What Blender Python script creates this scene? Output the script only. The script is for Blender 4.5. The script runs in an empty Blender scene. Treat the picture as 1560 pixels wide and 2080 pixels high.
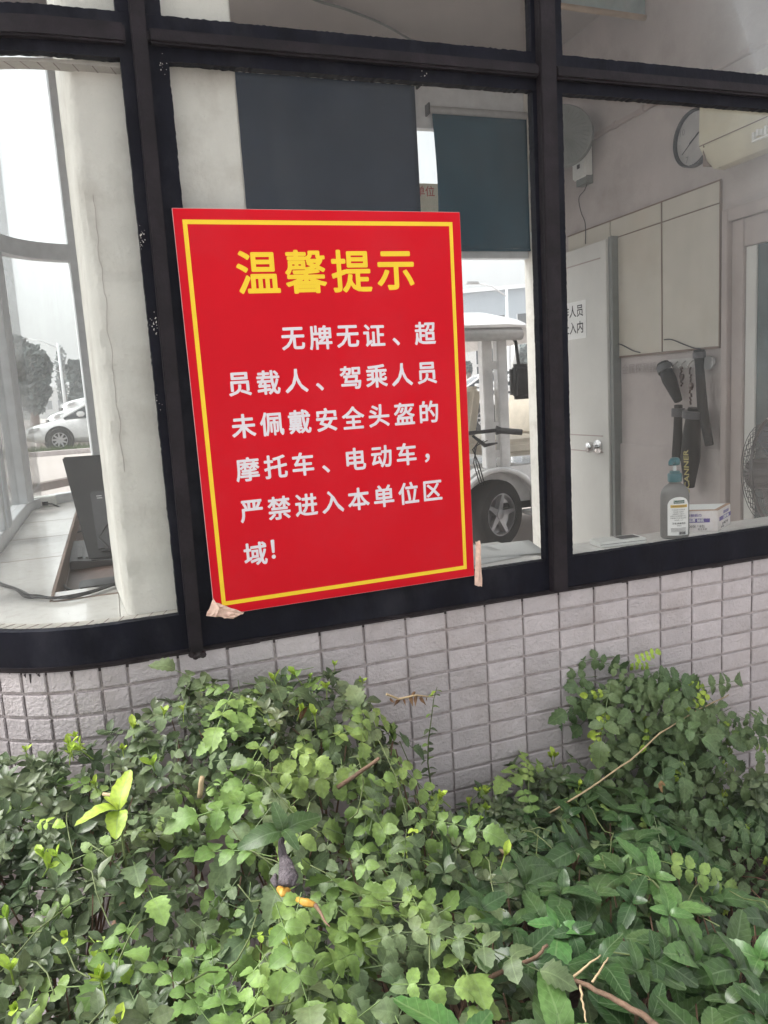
import bpy, bmesh, math, random
import numpy as np
from mathutils import Vector, Matrix, Euler, noise
R = random.Random(7)
sc = bpy.context.scene
COL = sc.collection
rad = math.radians

# ------------------------------------------------------------------ camera
CAMP = Vector((-0.28398, -1.57640, 0.54851))
_v = Vector((0.143127, -0.339653, -0.086499))
_rot = Matrix.Rotation(_v.length, 3, _v.normalized())
_w2c = _rot @ Matrix(((1, 0, 0), (0, 0, -1), (0, 1, 0)))
C2W = _w2c.transposed()
cam = bpy.data.objects.new('camera', bpy.data.cameras.new('camera'))
COL.objects.link(cam)
cam.data.sensor_fit = 'HORIZONTAL'; cam.data.sensor_width = 36.0; cam.data.lens = 36.0 * 1562 / 1560
cam.data.clip_start = 0.02; cam.data.clip_end = 2000
_m = C2W @ Matrix(((1, 0, 0), (0, -1, 0), (0, 0, -1)))
cam.matrix_world = Matrix.Translation(CAMP) @ _m.to_4x4()
sc.camera = cam

# ------------------------------------------------------------------ sky, sun, exposure
world = bpy.data.worlds.new('World'); sc.world = world; world.use_nodes = True
nt = world.node_tree; nt.nodes.clear()
sky = nt.nodes.new('ShaderNodeTexSky'); sky.sky_type = 'NISHITA'; sky.sun_disc = False
SUN_EL, SUN_AZ = rad(55), rad(-72)
sky.sun_elevation = SUN_EL; sky.sun_rotation = SUN_AZ
sky.air_density = 1.0; sky.dust_density = 6.0; sky.ozone_density = 1.0
hsv = nt.nodes.new('ShaderNodeHueSaturation'); hsv.inputs['Saturation'].default_value = 0.12
bg = nt.nodes.new('ShaderNodeBackground'); bg.inputs['Strength'].default_value = 0.15
wo = nt.nodes.new('ShaderNodeOutputWorld')
nt.links.new(sky.outputs[0], hsv.inputs['Color']); nt.links.new(hsv.outputs[0], bg.inputs['Color']); nt.links.new(bg.outputs[0], wo.inputs['Surface'])
sun = bpy.data.objects.new('sun', bpy.data.lights.new('sun', 'SUN')); COL.objects.link(sun)
sun.data.energy = 1.05; sun.data.angle = rad(35); sun.data.color = (1.0, 0.97, 0.92)
_sd = Vector((math.sin(SUN_AZ) * math.cos(SUN_EL), math.cos(SUN_AZ) * math.cos(SUN_EL), math.sin(SUN_EL)))
sun.rotation_euler = _sd.to_track_quat('Z', 'Y').to_euler()
sc.view_settings.view_transform = 'Standard'; sc.view_settings.look = 'None'
sc.view_settings.exposure = 1.3; sc.view_settings.gamma = 1.0; sc.view_settings.use_curve_mapping = False
sc.render.engine = 'CYCLES'
cy = sc.cycles
cy.max_bounces = 10; cy.diffuse_bounces = 5; cy.glossy_bounces = 4; cy.transparent_max_bounces = 24; cy.transmission_bounces = 6
cy.volume_bounces = 1; cy.use_denoising = True; cy.sample_clamp_indirect = 6.0; cy.caustics_reflective = False; cy.caustics_refractive = False

# ------------------------------------------------------------------ measuring helpers (a sight line met with a plane of the place)
def ray(x, y): return C2W @ Vector(((x - 780) / 1562, (y - 1040) / 1562, 1.0))
def onY(x, y, Y): d = ray(x, y); return CAMP + d * ((Y - CAMP.y) / d.y)
def onX(x, y, X): d = ray(x, y); return CAMP + d * ((X - CAMP.x) / d.x)
def onZ(x, y, Z): d = ray(x, y); return CAMP + d * ((Z - CAMP.z) / d.z)

# ------------------------------------------------------------------ materials
def N(t, ty, **kw):
    n = t.nodes.new(ty)
    for k, v in kw.items():
        if k in n.inputs: n.inputs[k].default_value = v
        else: setattr(n, k, v)
    return n
def mat(name, col, rough=0.6, var=0.12, scale=12, metal=0.0, bump=0.0, bscale=60, coat=0.0, dirt=None, dscale=3.0, damt=0.5,
        coord='pos', objvar=0.0, spec=0.5, stretch=None, alpha=None, det=4.0):
    m = bpy.data.materials.new(name); m.use_nodes = True; t = m.node_tree; t.nodes.clear()
    L = t.links.new
    out = N(t, 'ShaderNodeOutputMaterial'); p = N(t, 'ShaderNodeBsdfPrincipled')
    L(p.outputs[0], out.inputs[0])
    p.inputs['Roughness'].default_value = rough; p.inputs['Metallic'].default_value = metal
    p.inputs['Coat Weight'].default_value = coat; p.inputs['Specular IOR Level'].default_value = spec
    if coord == 'pos': src = N(t, 'ShaderNodeNewGeometry').outputs['Position']
    else: src = N(t, 'ShaderNodeTexCoord').outputs['Object']
    if stretch:
        mp = N(t, 'ShaderNodeMapping'); mp.inputs['Scale'].default_value = stretch; L(src, mp.inputs['Vector']); src = mp.outputs[0]
    n1 = N(t, 'ShaderNodeTexNoise', Scale=scale, Detail=det, Roughness=0.6); L(src, n1.inputs['Vector'])
    mr = N(t, 'ShaderNodeMapRange'); L(n1.outputs[0], mr.inputs['Value'])
    mr.inputs['From Min'].default_value = 0.3; mr.inputs['From Max'].default_value = 0.7
    mr.inputs['To Min'].default_value = 1 - var; mr.inputs['To Max'].default_value = 1 + var
    val = mr.outputs[0]
    if objvar:
        oi = N(t, 'ShaderNodeObjectInfo'); m2 = N(t, 'ShaderNodeMapRange'); L(oi.outputs['Random'], m2.inputs['Value'])
        m2.inputs['To Min'].default_value = 1 - objvar; m2.inputs['To Max'].default_value = 1 + objvar
        mu = N(t, 'ShaderNodeMath', operation='MULTIPLY'); L(val, mu.inputs[0]); L(m2.outputs[0], mu.inputs[1]); val = mu.outputs[0]
    hv = N(t, 'ShaderNodeHueSaturation'); hv.inputs['Color'].default_value = (*col, 1); L(val, hv.inputs['Value'])
    c = hv.outputs[0]
    if dirt:
        n2 = N(t, 'ShaderNodeTexNoise', Scale=dscale, Detail=6.0, Roughness=0.7); L(src, n2.inputs['Vector'])
        r2 = N(t, 'ShaderNodeMapRange'); L(n2.outputs[0], r2.inputs['Value'])
        r2.inputs['From Min'].default_value = 0.48; r2.inputs['From Max'].default_value = 0.72; r2.inputs['To Max'].default_value = damt
        mx = N(t, 'ShaderNodeMix', data_type='RGBA'); L(r2.outputs[0], mx.inputs[0]); L(c, mx.inputs[6]); mx.inputs[7].default_value = (*dirt, 1)
        c = mx.outputs[2]
    L(c, p.inputs['Base Color'])
    if bump:
        nb = N(t, 'ShaderNodeTexNoise', Scale=bscale, Detail=5.0, Roughness=0.6); L(src, nb.inputs['Vector'])
        bp = N(t, 'ShaderNodeBump', Strength=bump, Distance=0.01); L(nb.outputs[0], bp.inputs['Height']); L(bp.outputs[0], p.inputs['Normal'])
    if alpha: p.inputs['Alpha'].default_value = alpha
    return m
def glassmat(name, tint=(0.975, 0.985, 0.98), refl=0.7, dust=0.05, dustvar=0.12, dcol=(0.5, 0.5, 0.47)):
    m = bpy.data.materials.new(name); m.use_nodes = True; t = m.node_tree; t.nodes.clear(); L = t.links.new
    out = N(t, 'ShaderNodeOutputMaterial')
    tr = N(t, 'ShaderNodeBsdfTransparent'); tr.inputs[0].default_value = (*tint, 1)
    gl = N(t, 'ShaderNodeBsdfGlossy', Roughness=0.0)
    fr = N(t, 'ShaderNodeFresnel', IOR=1.35)
    mu = N(t, 'ShaderNodeMath', operation='MULTIPLY'); mu.inputs[1].default_value = refl; L(fr.outputs[0], mu.inputs[0])
    mx = N(t, 'ShaderNodeMixShader'); L(mu.outputs[0], mx.inputs[0]); L(tr.outputs[0], mx.inputs[1]); L(gl.outputs[0], mx.inputs[2])
    pos = N(t, 'ShaderNodeNewGeometry').outputs['Position']
    mp = N(t, 'ShaderNodeMapping'); mp.inputs['Scale'].default_value = (9, 9, 1.2); L(pos, mp.inputs['Vector'])
    n1 = N(t, 'ShaderNodeTexNoise', Scale=3.0, Detail=7.0, Roughness=0.7); L(mp.outputs[0], n1.inputs['Vector'])
    n2 = N(t, 'ShaderNodeTexNoise', Scale=3.5, Detail=5.0, Roughness=0.6); L(pos, n2.inputs['Vector'])
    n3 = N(t, 'ShaderNodeTexVoronoi', Scale=60.0); L(pos, n3.inputs['Vector'])
    a = N(t, 'ShaderNodeMath', operation='MULTIPLY'); L(n1.outputs[0], a.inputs[0]); L(n2.outputs[0], a.inputs[1])
    r = N(t, 'ShaderNodeMapRange'); L(a.outputs[0], r.inputs['Value']); r.inputs['From Min'].default_value = 0.12; r.inputs['From Max'].default_value = 0.45
    r.inputs['To Min'].default_value = dust; r.inputs['To Max'].default_value = dust + dustvar
    sp = N(t, 'ShaderNodeMapRange'); L(n3.outputs['Distance'], sp.inputs['Value']); sp.inputs['From Min'].default_value = 0.035; sp.inputs['From Max'].default_value = 0.05
    sp.inputs['To Min'].default_value = 0.25; sp.inputs['To Max'].default_value = 0.0
    ad = N(t, 'ShaderNodeMath', operation='ADD'); L(r.outputs[0], ad.inputs[0]); L(sp.outputs[0], ad.inputs[1])
    df = N(t, 'ShaderNodeBsdfDiffuse'); df.inputs[0].default_value = (*dcol, 1)
    m2 = N(t, 'ShaderNodeMixShader'); L(ad.outputs[0], m2.inputs[0]); L(mx.outputs[0], m2.inputs[1]); L(df.outputs[0], m2.inputs[2])
    L(m2.outputs[0], out.inputs[0])
    return m

M = {}
M['tile'] = mat('tile_glaze', (0.51, 0.47, 0.475), 0.6, 0.07, 25, bump=0.5, bscale=130, objvar=0.085, dirt=(0.36, 0.31, 0.29), dscale=3.5, damt=0.6)
M['mortar'] = mat('mortar', (0.50, 0.45, 0.445), 0.9, 0.12, 40, bump=0.5, bscale=200, dirt=(0.2, 0.15, 0.13), dscale=14, damt=0.6)
M['grime_shade'] = mat('joint_grime_shade', (0.25, 0.195, 0.19), 0.95, 0.35, 60)  # joint dirt, with the shadow inside the groove put into the same brown
M['frame'] = mat('black_sealant', (0.006, 0.0065, 0.012), 0.55, 0.35, 18, bump=0.2, bscale=60, spec=0.1, dirt=(0.045, 0.046, 0.056), dscale=6, damt=0.42, stretch=(1, 1, 0.6))
M['cap'] = mat('dark_brown_frame_paint', (0.010, 0.0075, 0.010), 0.55, 0.3, 22, bump=0.15, bscale=90, spec=0.2, dirt=(0.03, 0.024, 0.03), dscale=12, damt=0.5)
M['paint'] = mat('dark_paint_smear', (0.02, 0.012, 0.014), 0.6, 0.5, 60, bump=0.5, bscale=160, dirt=(0.14, 0.12, 0.12), dscale=55, damt=0.5)
M['alu'] = mat('grey_aluminium', (0.68, 0.70, 0.72), 0.45, 0.08, 20)
M['plaster'] = mat('painted_plaster', (0.74, 0.72, 0.67), 0.85, 0.05, 9, bump=0.3, bscale=110, dirt=(0.42, 0.38, 0.33), dscale=7, damt=0.5, det=8.0)
M['wallin'] = mat('inside_wall_paint', (0.45, 0.40, 0.385), 0.9, 0.06, 4, bump=0.15, dirt=(0.30, 0.26, 0.23), dscale=3.5, damt=0.55)
M['ceil'] = mat('ceiling_paint', (0.44, 0.40, 0.38), 0.9, 0.05, 4)
M['floor'] = mat('booth_floor', (0.35, 0.32, 0.28), 0.4, 0.1, 5)
M['counter'] = mat('glossy_white_counter', (0.74, 0.72, 0.69), 0.16, 0.04, 10, dirt=(0.45, 0.4, 0.35), dscale=40, damt=0.35, coat=0.3)
M['glass'] = glassmat('dusty_window_glass', refl=0.4, dust=0.002, dustvar=0.032)
M['glassl'] = glassmat('hazy_window_glass', refl=0.5, dust=0.012, dustvar=0.05)
M['glassb'] = glassmat('far_window_glass', dust=0.02, dustvar=0.05, dcol=(0.7, 0.7, 0.7))
M['red'] = mat('red_sign_face', (0.60, 0.0015, 0.012), 0.5, 0.05, 2.5, bump=0.04, bscale=14, spec=0.14, dirt=(0.56, 0.05, 0.07), dscale=2.2, damt=0.25)
M['redge'] = mat('sign_board_edge', (0.75, 0.5, 0.5), 0.6)
M['yel'] = mat('yellow_print', (0.86, 0.60, 0.012), 0.4, 0.02)
M['whi'] = mat('white_print', (0.72, 0.70, 0.74), 0.4, 0.02)
M['tape'] = mat('old_paper_tape', (0.72, 0.52, 0.42), 0.8, 0.15, 60, dirt=(0.45, 0.2, 0.16), dscale=70, damt=0.6)
M['navy'] = mat('navy_blind_cloth', (0.034, 0.056, 0.098), 0.85, 0.1, 6, bump=0.3, bscale=500)
M['teal'] = mat('teal_blind_cloth', (0.018, 0.080, 0.125), 0.85, 0.1, 6, bump=0.3, bscale=500)
M['black'] = mat('black_plastic', (0.018, 0.018, 0.02), 0.4, 0.2, 30)
M['dgrey'] = mat('dark_grey_plastic', (0.06, 0.06, 0.065), 0.5, 0.2, 30)
M['lgrey'] = mat('light_grey_plastic', (0.42, 0.42, 0.42), 0.5, 0.1, 30)
M['white'] = mat('white_plastic', (0.75, 0.75, 0.72), 0.35, 0.05, 30)
M['cream'] = mat('cream_board', (0.52, 0.485, 0.42), 0.6, 0.05, 5, dirt=(0.45, 0.36, 0.25), dscale=2, damt=0.4)
M['oldcream'] = mat('yellowed_plastic', (0.60, 0.56, 0.42), 0.5, 0.06, 6, dirt=(0.5, 0.38, 0.2), dscale=4, damt=0.4)
M['brown'] = mat('brown_desk_wood', (0.16, 0.10, 0.08), 0.45, 0.25, 20, stretch=(1, 8, 8))
M['door'] = mat('pale_door_paint', (0.58, 0.57, 0.54), 0.5, 0.05, 5)
M['trim'] = mat('door_trim', (0.38, 0.32, 0.30), 0.5, 0.08, 8)
M['chrome'] = mat('chrome', (0.7, 0.7, 0.7), 0.15, 0.05, metal=1.0)
M['darkline'] = mat('dark_brown_line', (0.22, 0.16, 0.13), 0.7)
M['greeng'] = mat('dark_green_door_glass', (0.02, 0.05, 0.05), 0.12, 0.3, 4, dirt=(0.06, 0.1, 0.1), dscale=6)
M['ink'] = mat('black_ink', (0.03, 0.03, 0.035), 0.7)
M['paper'] = mat('white_paper', (0.78, 0.78, 0.77), 0.8, 0.03)
M['fgrey'] = mat('round_fan_grey', (0.20, 0.21, 0.2), 0.5)

# ------------------------------------------------------------------ mesh builder
class MB:
    def __init__(s): s.v = []; s.f = []; s.mi = []; s.cur = 0
    def add(s, vs, fs):
        n = len(s.v); s.v += [tuple(p) for p in vs]
        for f in fs: s.f.append(tuple(i + n for i in f)); s.mi.append(s.cur)
        return s
    def box(s, x0, x1, y0, y1, z0, z1):
        return s.hexa([(x0, y0, z0), (x1, y0, z0), (x1, y1, z0), (x0, y1, z0), (x0, y0, z1), (x1, y0, z1), (x1, y1, z1), (x0, y1, z1)])
    def hexa(s, p): return s.add(p, [(0, 3, 2, 1), (4, 5, 6, 7), (0, 1, 5, 4), (1, 2, 6, 5), (2, 3, 7, 6), (3, 0, 4, 7)])
    def slab(s, q, n):      # quad q thickened by vector n
        q = [Vector(a) for a in q]; n = Vector(n); return s.hexa(q + [a + n for a in q])
    def prism(s, pts, n):   # polygon thickened
        pts = [Vector(a) for a in pts]; n = Vector(n); k = len(pts)
        return s.add(pts + [a + n for a in pts], [tuple(range(k))[::-1], tuple(range(k, 2 * k))] + [(i, (i + 1) % k, k + (i + 1) % k, k + i) for i in range(k)])
    def tube(s, pts, r, n=8, cap=True):
        pts = [Vector(a) for a in pts]; k = len(pts); rs = r if isinstance(r, (list, tuple)) else [r] * k
        up = None; vs = []
        for i, p in enumerate(pts):
            d = (pts[min(i + 1, k - 1)] - pts[max(i - 1, 0)]).normalized()
            if up is None: up = d.orthogonal().normalized()
            up = (up - d * up.dot(d)).normalized(); b = d.cross(up)
            for j in range(n):
                a = 2 * math.pi * j / n; vs.append(p + (up * math.cos(a) + b * math.sin(a)) * rs[i])
        fs = [(i * n + j, i * n + (j + 1) % n, (i + 1) * n + (j + 1) % n, (i + 1) * n + j) for i in range(k - 1) for j in range(n)]
        if cap: fs += [tuple(range(n))[::-1], tuple(range((k - 1) * n, k * n))]
        return s.add(vs, fs)
    def lathe(s, prof, o, ax=(0, 0, 1), n=24, sx=1.0, sy=1.0, rz=0.0, cap=True):
        ax = Vector(ax).normalized(); q = ax.to_track_quat('Z', 'Y').to_matrix() @ Matrix.Rotation(rz, 3, 'Z'); o = Vector(o); vs = []
        for r_, h in prof:
            for j in range(n):
                a = 2 * math.pi * j / n; vs.append(o + q @ Vector((r_ * math.cos(a) * sx, r_ * math.sin(a) * sy, h)))
        k = len(prof)
        fs = [(i * n + j, i * n + (j + 1) % n, (i + 1) * n + (j + 1) % n, (i + 1) * n + j) for i in range(k - 1) for j in range(n)]
        if cap: fs += [tuple(range(n))[::-1], tuple(range((k - 1) * n, k * n))]
        return s.add(vs, fs)
    def mesh(s, name, mats, smooth=False):
        me = bpy.data.meshes.new(name); me.from_pydata(s.v, [], s.f)
        mats = mats if isinstance(mats, (list, tuple)) else [mats]
        for m in mats: me.materials.append(m)
        if len(mats) > 1: me.polygons.foreach_set('material_index', s.mi)
        if smooth: me.polygons.foreach_set('use_smooth', [True] * len(me.polygons))
        me.update(); return me
    def build(s, name, mats, parent=None, smooth=False, bevel=0.0, seg=2, **props):
        me = s.mesh(name, mats, smooth)
        bm = bmesh.new(); bm.from_mesh(me); bmesh.ops.recalc_face_normals(bm, faces=bm.faces)
        if bevel:
            ed = [e for e in bm.edges if len(e.link_faces) == 2 and e.calc_face_angle(0) > 0.6]
            bmesh.ops.bevel(bm, geom=ed, offset=bevel, segments=seg, affect='EDGES', clamp_overlap=True)
        if smooth == 'auto' or bevel:
            for f in bm.faces: f.smooth = True
            for e in bm.edges:
                if len(e.link_faces) == 2 and e.calc_face_angle(0) > 0.7: e.smooth = False
        bm.to_mesh(me); bm.free()
        return link(name, me, parent, **props)
def wloc(o):
    l = Vector(o.location) + o.matrix_parent_inverse.translation
    return l + wloc(o.parent) if o.parent else Vector(o.location)
def link(name, me, parent=None, **props):
    o = bpy.data.objects.new(name, me); COL.objects.link(o)
    if parent is not None:
        o.parent = parent
        if me is not None: o.matrix_parent_inverse = Matrix.Translation(-wloc(parent))
    for k, v in props.items(): o[k] = v
    return o
def thing(name, label, cat, loc=(0, 0, 0), group=None):
    o = bpy.data.objects.new(name, None); COL.objects.link(o); o.location = loc; o.empty_display_size = 0.05
    o['label'] = label; o['category'] = cat
    if group: o['group'] = group
    return o
def tag(o, label, cat, group=None):
    o['label'] = label; o['category'] = cat
    if group: o['group'] = group
    return o
def structure(o): o['kind'] = 'structure'; return o
def text_mesh(name, body, size, mat_, bold=0.0, depth=0.0004, align='CENTER'):
    cu = bpy.data.curves.new(name, 'FONT'); cu.body = body; cu.size = size; cu.align_x = align; cu.align_y = 'CENTER'
    cu.offset = bold * size; cu.extrude = depth; cu.resolution_u = 3
    o = bpy.data.objects.new(name, cu); COL.objects.link(o)
    dg = bpy.context.evaluated_depsgraph_get(); me = bpy.data.meshes.new_from_object(o.evaluated_get(dg))
    bpy.data.objects.remove(o); me.materials.clear(); me.materials.append(mat_); me.name = name
    return me
def centre_mesh(me):
    n = len(me.vertices); a = np.zeros(n * 3); me.vertices.foreach_get('co', a); a = a.reshape(-1, 3)
    return a
def copy_tree(o, parent=None):
    c = o.copy(); COL.objects.link(c)
    if parent is not None: c.parent = parent
    for ch in list(o.children): copy_tree(ch, c)
    return c

# ------------------------------------------------------------------ the booth plan: rounded rectangle
RC, XS, YB = 0.395, -0.303, 2.5
XR = 2.2
def W(s, z, d=0.0):            # front face: s along the wall, d outwards
    if s >= XS: return Vector((s, -d, z))
    a = (XS - s) / RC
    if a <= math.pi / 2: return Vector((XS - (RC + d) * math.sin(a), RC - (RC + d) * math.cos(a), z))
    return Vector((XS - RC - d, RC + (a - math.pi / 2) * RC, z))
def WB(s, z, d=0.0):           # back face, mirrored
    p = W(s, z, d); return Vector((p.x, YB - p.y, z))
def srange(s0, s1, step=0.03):
    out = [s0]; s = s0
    n = max(1, int(math.ceil((s1 - s0) / step)))
    return [s0 + (s1 - s0) * i / n for i in range(n + 1)]
def strip(mb, s0, s1, z0, z1, d0, d1, F=W, step=0.03, rag=0.0, ragb=None, seed=0):
    ss = srange(s0, s1, step if not rag else 0.006); ragb = rag if ragb is None else ragb
    vs = []
    for s in ss:
        a = noise.noise(Vector((s * 30, seed, 3.1))) * 0.35 + noise.noise(Vector((s * 170, seed, 1.1))) * 0.5
        b = noise.noise(Vector((s * 30, seed, 9.1))) * 0.35 + noise.noise(Vector((s * 170, seed, 7.1))) * 0.5
        za, zb = z0 + ragb * b, z1 + rag * a
        vs += [F(s, za, d0), F(s, za, d1), F(s, zb, d1), F(s, zb, d0)]
    n = len(ss)
    fs = [(i * 4 + j, i * 4 + (j + 1) % 4, i * 4 + 4 + (j + 1) % 4, i * 4 + 4 + j) for i in range(n - 1) for j in range(4)]
    fs += [(0, 1, 2, 3), (4 * n - 1, 4 * n - 2, 4 * n - 3, 4 * n - 4)]
    mb.add(vs, fs)
def vstrip(mb, s0, s1, z0, z1, d0, d1, F=W, rag0=0.0, rag1=0.0, seed=0, lean=0.0):
    n = max(1, int((z1 - z0) / 0.006)) if (rag0 or rag1) else 1
    vs = []
    for i in range(n + 1):
        z = z0 + (z1 - z0) * i / n
        a = noise.noise(Vector((z * 25, seed, 3.1))) * 0.35 + noise.noise(Vector((z * 150, seed, 1.1))) * 0.4
        b = noise.noise(Vector((z * 25, seed, 9.1))) * 0.35 + noise.noise(Vector((z * 150, seed, 7.1))) * 0.4
        o = lean * (z - z0)
        vs += [F(s0 + rag0 * a + o, z, d0), F(s0 + rag0 * a + o, z, d1), F(s1 + rag1 * b + o, z, d1), F(s1 + rag1 * b + o, z, d0)]
    n += 1
    fs = [(i * 4 + j, i * 4 + (j + 1) % 4, i * 4 + 4 + (j + 1) % 4, i * 4 + 4 + j) for i in range(n - 1) for j in range(4)]
    fs += [(0, 1, 2, 3), (4 * n - 1, 4 * n - 2, 4 * n - 3, 4 * n - 4)]
    mb.add(vs, fs)
def sheet(mb, s0, s1, z0, z1, d0, d1, F=W, step=0.03): strip(mb, s0, s1, z0, z1, d0, d1, F, step)

# ------------------------------------------------------------------ ground
GZ, GF, FZ = -0.55, -0.80, -0.60     # yard behind, planting bed in front, booth floor
m = MB()
xs = [-400, -60, -12, -3, -0.6, 0.6, 1.9, 4, 12, 60, 400]; ys = [-400, -60, -14, -4, -1.6, 0.06, 1.2, 1.4, 4, 12, 60, 400]
vs = [(x, y, GZ if y > 1.3 else GF) for y in ys for x in xs]; nx = len(xs)
m.add(vs, [(j * nx + i, j * nx + i + 1, (j + 1) * nx + i + 1, (j + 1) * nx + i) for j in range(len(ys) - 1) for i in range(nx - 1)])
M['road'] = mat('pale_concrete_yard', (0.36, 0.32, 0.30), 0.85, 0.08, 0.8, bump=0.1, bscale=30, dirt=(0.28, 0.25, 0.23), dscale=0.4)
M['soil'] = mat('dark_soil', (0.05, 0.032, 0.024), 0.95, 0.5, 30, bump=1.0, bscale=60)
g = structure(m.build('ground', M['road']))
m = MB(); nn = 40
vs = [(-1.6 + 4.4 * i / nn, -1.35 + 1.345 * j / nn, GF + 0.03 + 0.03 * noise.noise(Vector((i * .7, j * .7, 0)))) for j in range(nn + 1) for i in range(nn + 1)]
m.add(vs, [(j * (nn + 1) + i, j * (nn + 1) + i + 1, (j + 1) * (nn + 1) + i + 1, (j + 1) * (nn + 1) + i) for j in range(nn) for i in range(nn)])
structure(m.build('planting_bed_soil', M['soil'], smooth=True))

# ------------------------------------------------------------------ guard booth
booth = thing('guard_booth', 'guard booth with tiled wall, rounded corner and black framed windows', 'building', (0, 0, GF))
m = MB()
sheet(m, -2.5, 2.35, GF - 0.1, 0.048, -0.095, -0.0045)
wall = m.build('front_wall', M['grime_shade'], booth)
# tiles, shared mesh
def tile_mesh(w, h, nm):
    mb = MB(); mb.box(-w / 2, w / 2, -0.0045, 0.0, -h / 2, h / 2)
    me = mb.mesh(nm, M['tile']); bm = bmesh.new(); bm.from_mesh(me); bmesh.ops.recalc_face_normals(bm, faces=bm.faces)
    ed = [e for e in bm.edges if all(v.co.y < -0.004 for v in e.verts)]
    bmesh.ops.bevel(bm, geom=ed, offset=0.0016, segments=2, affect='EDGES')
    bm.to_mesh(me); bm.free(); return me
TH = 0.0432
def dup_tile(me, s, z, w, prt, row):
    a = 0 if s >= XS else (XS - s) / RC
    o = bpy.data.objects.new('tile', me); COL.objects.link(o); o.parent = prt
    p = W(s, z, -0.0002 + R.uniform(-.0003, .0006))
    o.location = p
    o.rotation_euler = (R.uniform(-.012, .012), R.uniform(-.006, .006), -a + R.uniform(-.006, .006)) if a > 0 else (R.uniform(-.012, .012), R.uniform(-.008, .008), R.uniform(-.006, .006))
tm = tile_mesh(0.0950, TH, 'tile'); tm2 = tile_mesh(0.0468, TH, 'tile_half')
tmtop = tile_mesh(0.0950, 0.040, 'tile'); tmtop2 = tile_mesh(0.0468, 0.040, 'tile_half')
stuff = MB()
ROWS = 13
for r in range(-1, 17):
    zc = -0.05 * (r + 1) + 0.0012 + TH / 2
    h = TH
    for c in range(-3, 20):
        s = 0.1 * c + 0.0496
        vis = (-1 <= r < ROWS and c <= 14)
        if vis: dup_tile(tm if r >= 0 else tmtop, s, zc if r >= 0 else 0.0212, 0.0935, wall, r)
        else:
            z0, z1 = (zc - TH / 2, zc + TH / 2) if r >= 0 else (0.0012, 0.0412)
            strip(stuff, s - 0.0467, s + 0.0467, z0, z1, -0.004, 0.0005, step=1)
    for k in range(0, 40):
        s = -0.3 - 0.0516 * k - 0.0253
        if k < 7 and r < 7: dup_tile(tm2 if r >= 0 else tmtop2, s, zc if r >= 0 else 0.0212, 0.0455, wall, r)
        else:
            z0, z1 = (zc - TH / 2, zc + TH / 2) if r >= 0 else (0.0012, 0.0412)
            strip(stuff, s - 0.0232, s + 0.0232, z0, z1, -0.004, 0.0005, step=1)
stuff.build('tile', M['tile'], wall, kind='stuff')
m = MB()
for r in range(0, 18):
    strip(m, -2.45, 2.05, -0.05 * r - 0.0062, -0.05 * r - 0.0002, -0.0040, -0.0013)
for c in list(range(-3, 21)):
    m.box(0.1 * c - 0.0029, 0.1 * c + 0.0018, 0.0009, 0.0042, -0.9, 0.044)
for k in range(1, 40):
    s = -0.3 - 0.0516 * k
    vstrip(m, s - 0.0026, s + 0.0016, -0.9, 0.044, -0.0042, -0.0010)
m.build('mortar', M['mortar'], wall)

# --- window frames
ZB0, ZB1, ZT0, ZT1, ZTOP = 0.048, 0.127, 1.177, 1.255, 2.12
frame = MB()
def hrail(mb, z0, z1, cz0, cz1, s0=-1.1, s1=2.12, F=W, rag=0.004, seed=1, d=0.006, cd=0.028):
    strip(mb, s0, s1, z0, z1, -0.016, d, F, rag=rag, seed=seed)
sealant = MB()
strip(sealant, -1.1, 2.15, ZB0, ZB1, -0.016, 0.007, rag=0.0015, ragb=0.0, seed=1)
strip(sealant, -1.1, 2.15, ZT0, ZT1, -0.016, 0.006, rag=0.004, seed=2)
strip(sealant, -1.1, 2.15, ZTOP, ZTOP + 0.1, -0.016, 0.006)
vstrip(sealant, -0.190, -0.104, ZB1, ZT0, -0.016, 0.0065, rag0=0.003, rag1=0.004, seed=3)
vstrip(sealant, -0.190, -0.110, ZT1, ZTOP, -0.016, 0.0065, rag0=0.004, rag1=0.003, seed=4)
vstrip(sealant, 0.666, 0.741, ZB1, ZT0, -0.016, 0.0065, rag0=0.002, rag1=0.003, seed=5)
vstrip(sealant, 0.666, 0.743, ZT1, ZTOP, -0.016, 0.0065, rag0=0.002, rag1=0.003, seed=6)
vstrip(sealant, 1.62, 1.70, ZB1, ZT0, -0.016, 0.0065); vstrip(sealant, 1.62, 1.70, ZT1, ZTOP, -0.016, 0.0065)
vstrip(sealant, -0.98, -0.90, ZB1, ZT0, -0.016, 0.0065); vstrip(sealant, -0.98, -0.90, ZT1, ZTOP, -0.016, 0.0065)
sealant.build('window_frame', M['frame'], booth)
caps = []
def cap(name_s, *a, **k): pass
mb = MB(); vstrip(mb, -0.177, -0.150, ZB0 + 0.004, 2.2, 0.0065, 0.030, lean=0.0085)
mb.build('mullion_cap', M['cap'], booth, bevel=0.002, label='left cover strip of the black window frame')
mb = MB(); vstrip(mb, 0.672, 0.711, ZB0 + 0.004, 2.2, 0.0065, 0.030, lean=0.002)
mb.build('mullion_cap', M['cap'], booth, bevel=0.002, label='cover strip between the two large panes')
mb = MB(); vstrip(mb, 1.64, 1.675, ZB0 + 0.004, 2.2, 0.0065, 0.030); mb.build('mullion_cap', M['cap'], booth)
mb = MB(); strip(mb, -1.1, -0.178, 1.195, 1.230, 0.0062, 0.026); mb.build('transom_cap', M['cap'], booth, bevel=0.004)
mb = MB(); strip(mb, -0.139, 0.6745, 1.199, 1.225, 0.0062, 0.027, step=0.3); mb.build('transom_cap', M['cap'], booth, bevel=0.005, seg=3)
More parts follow.
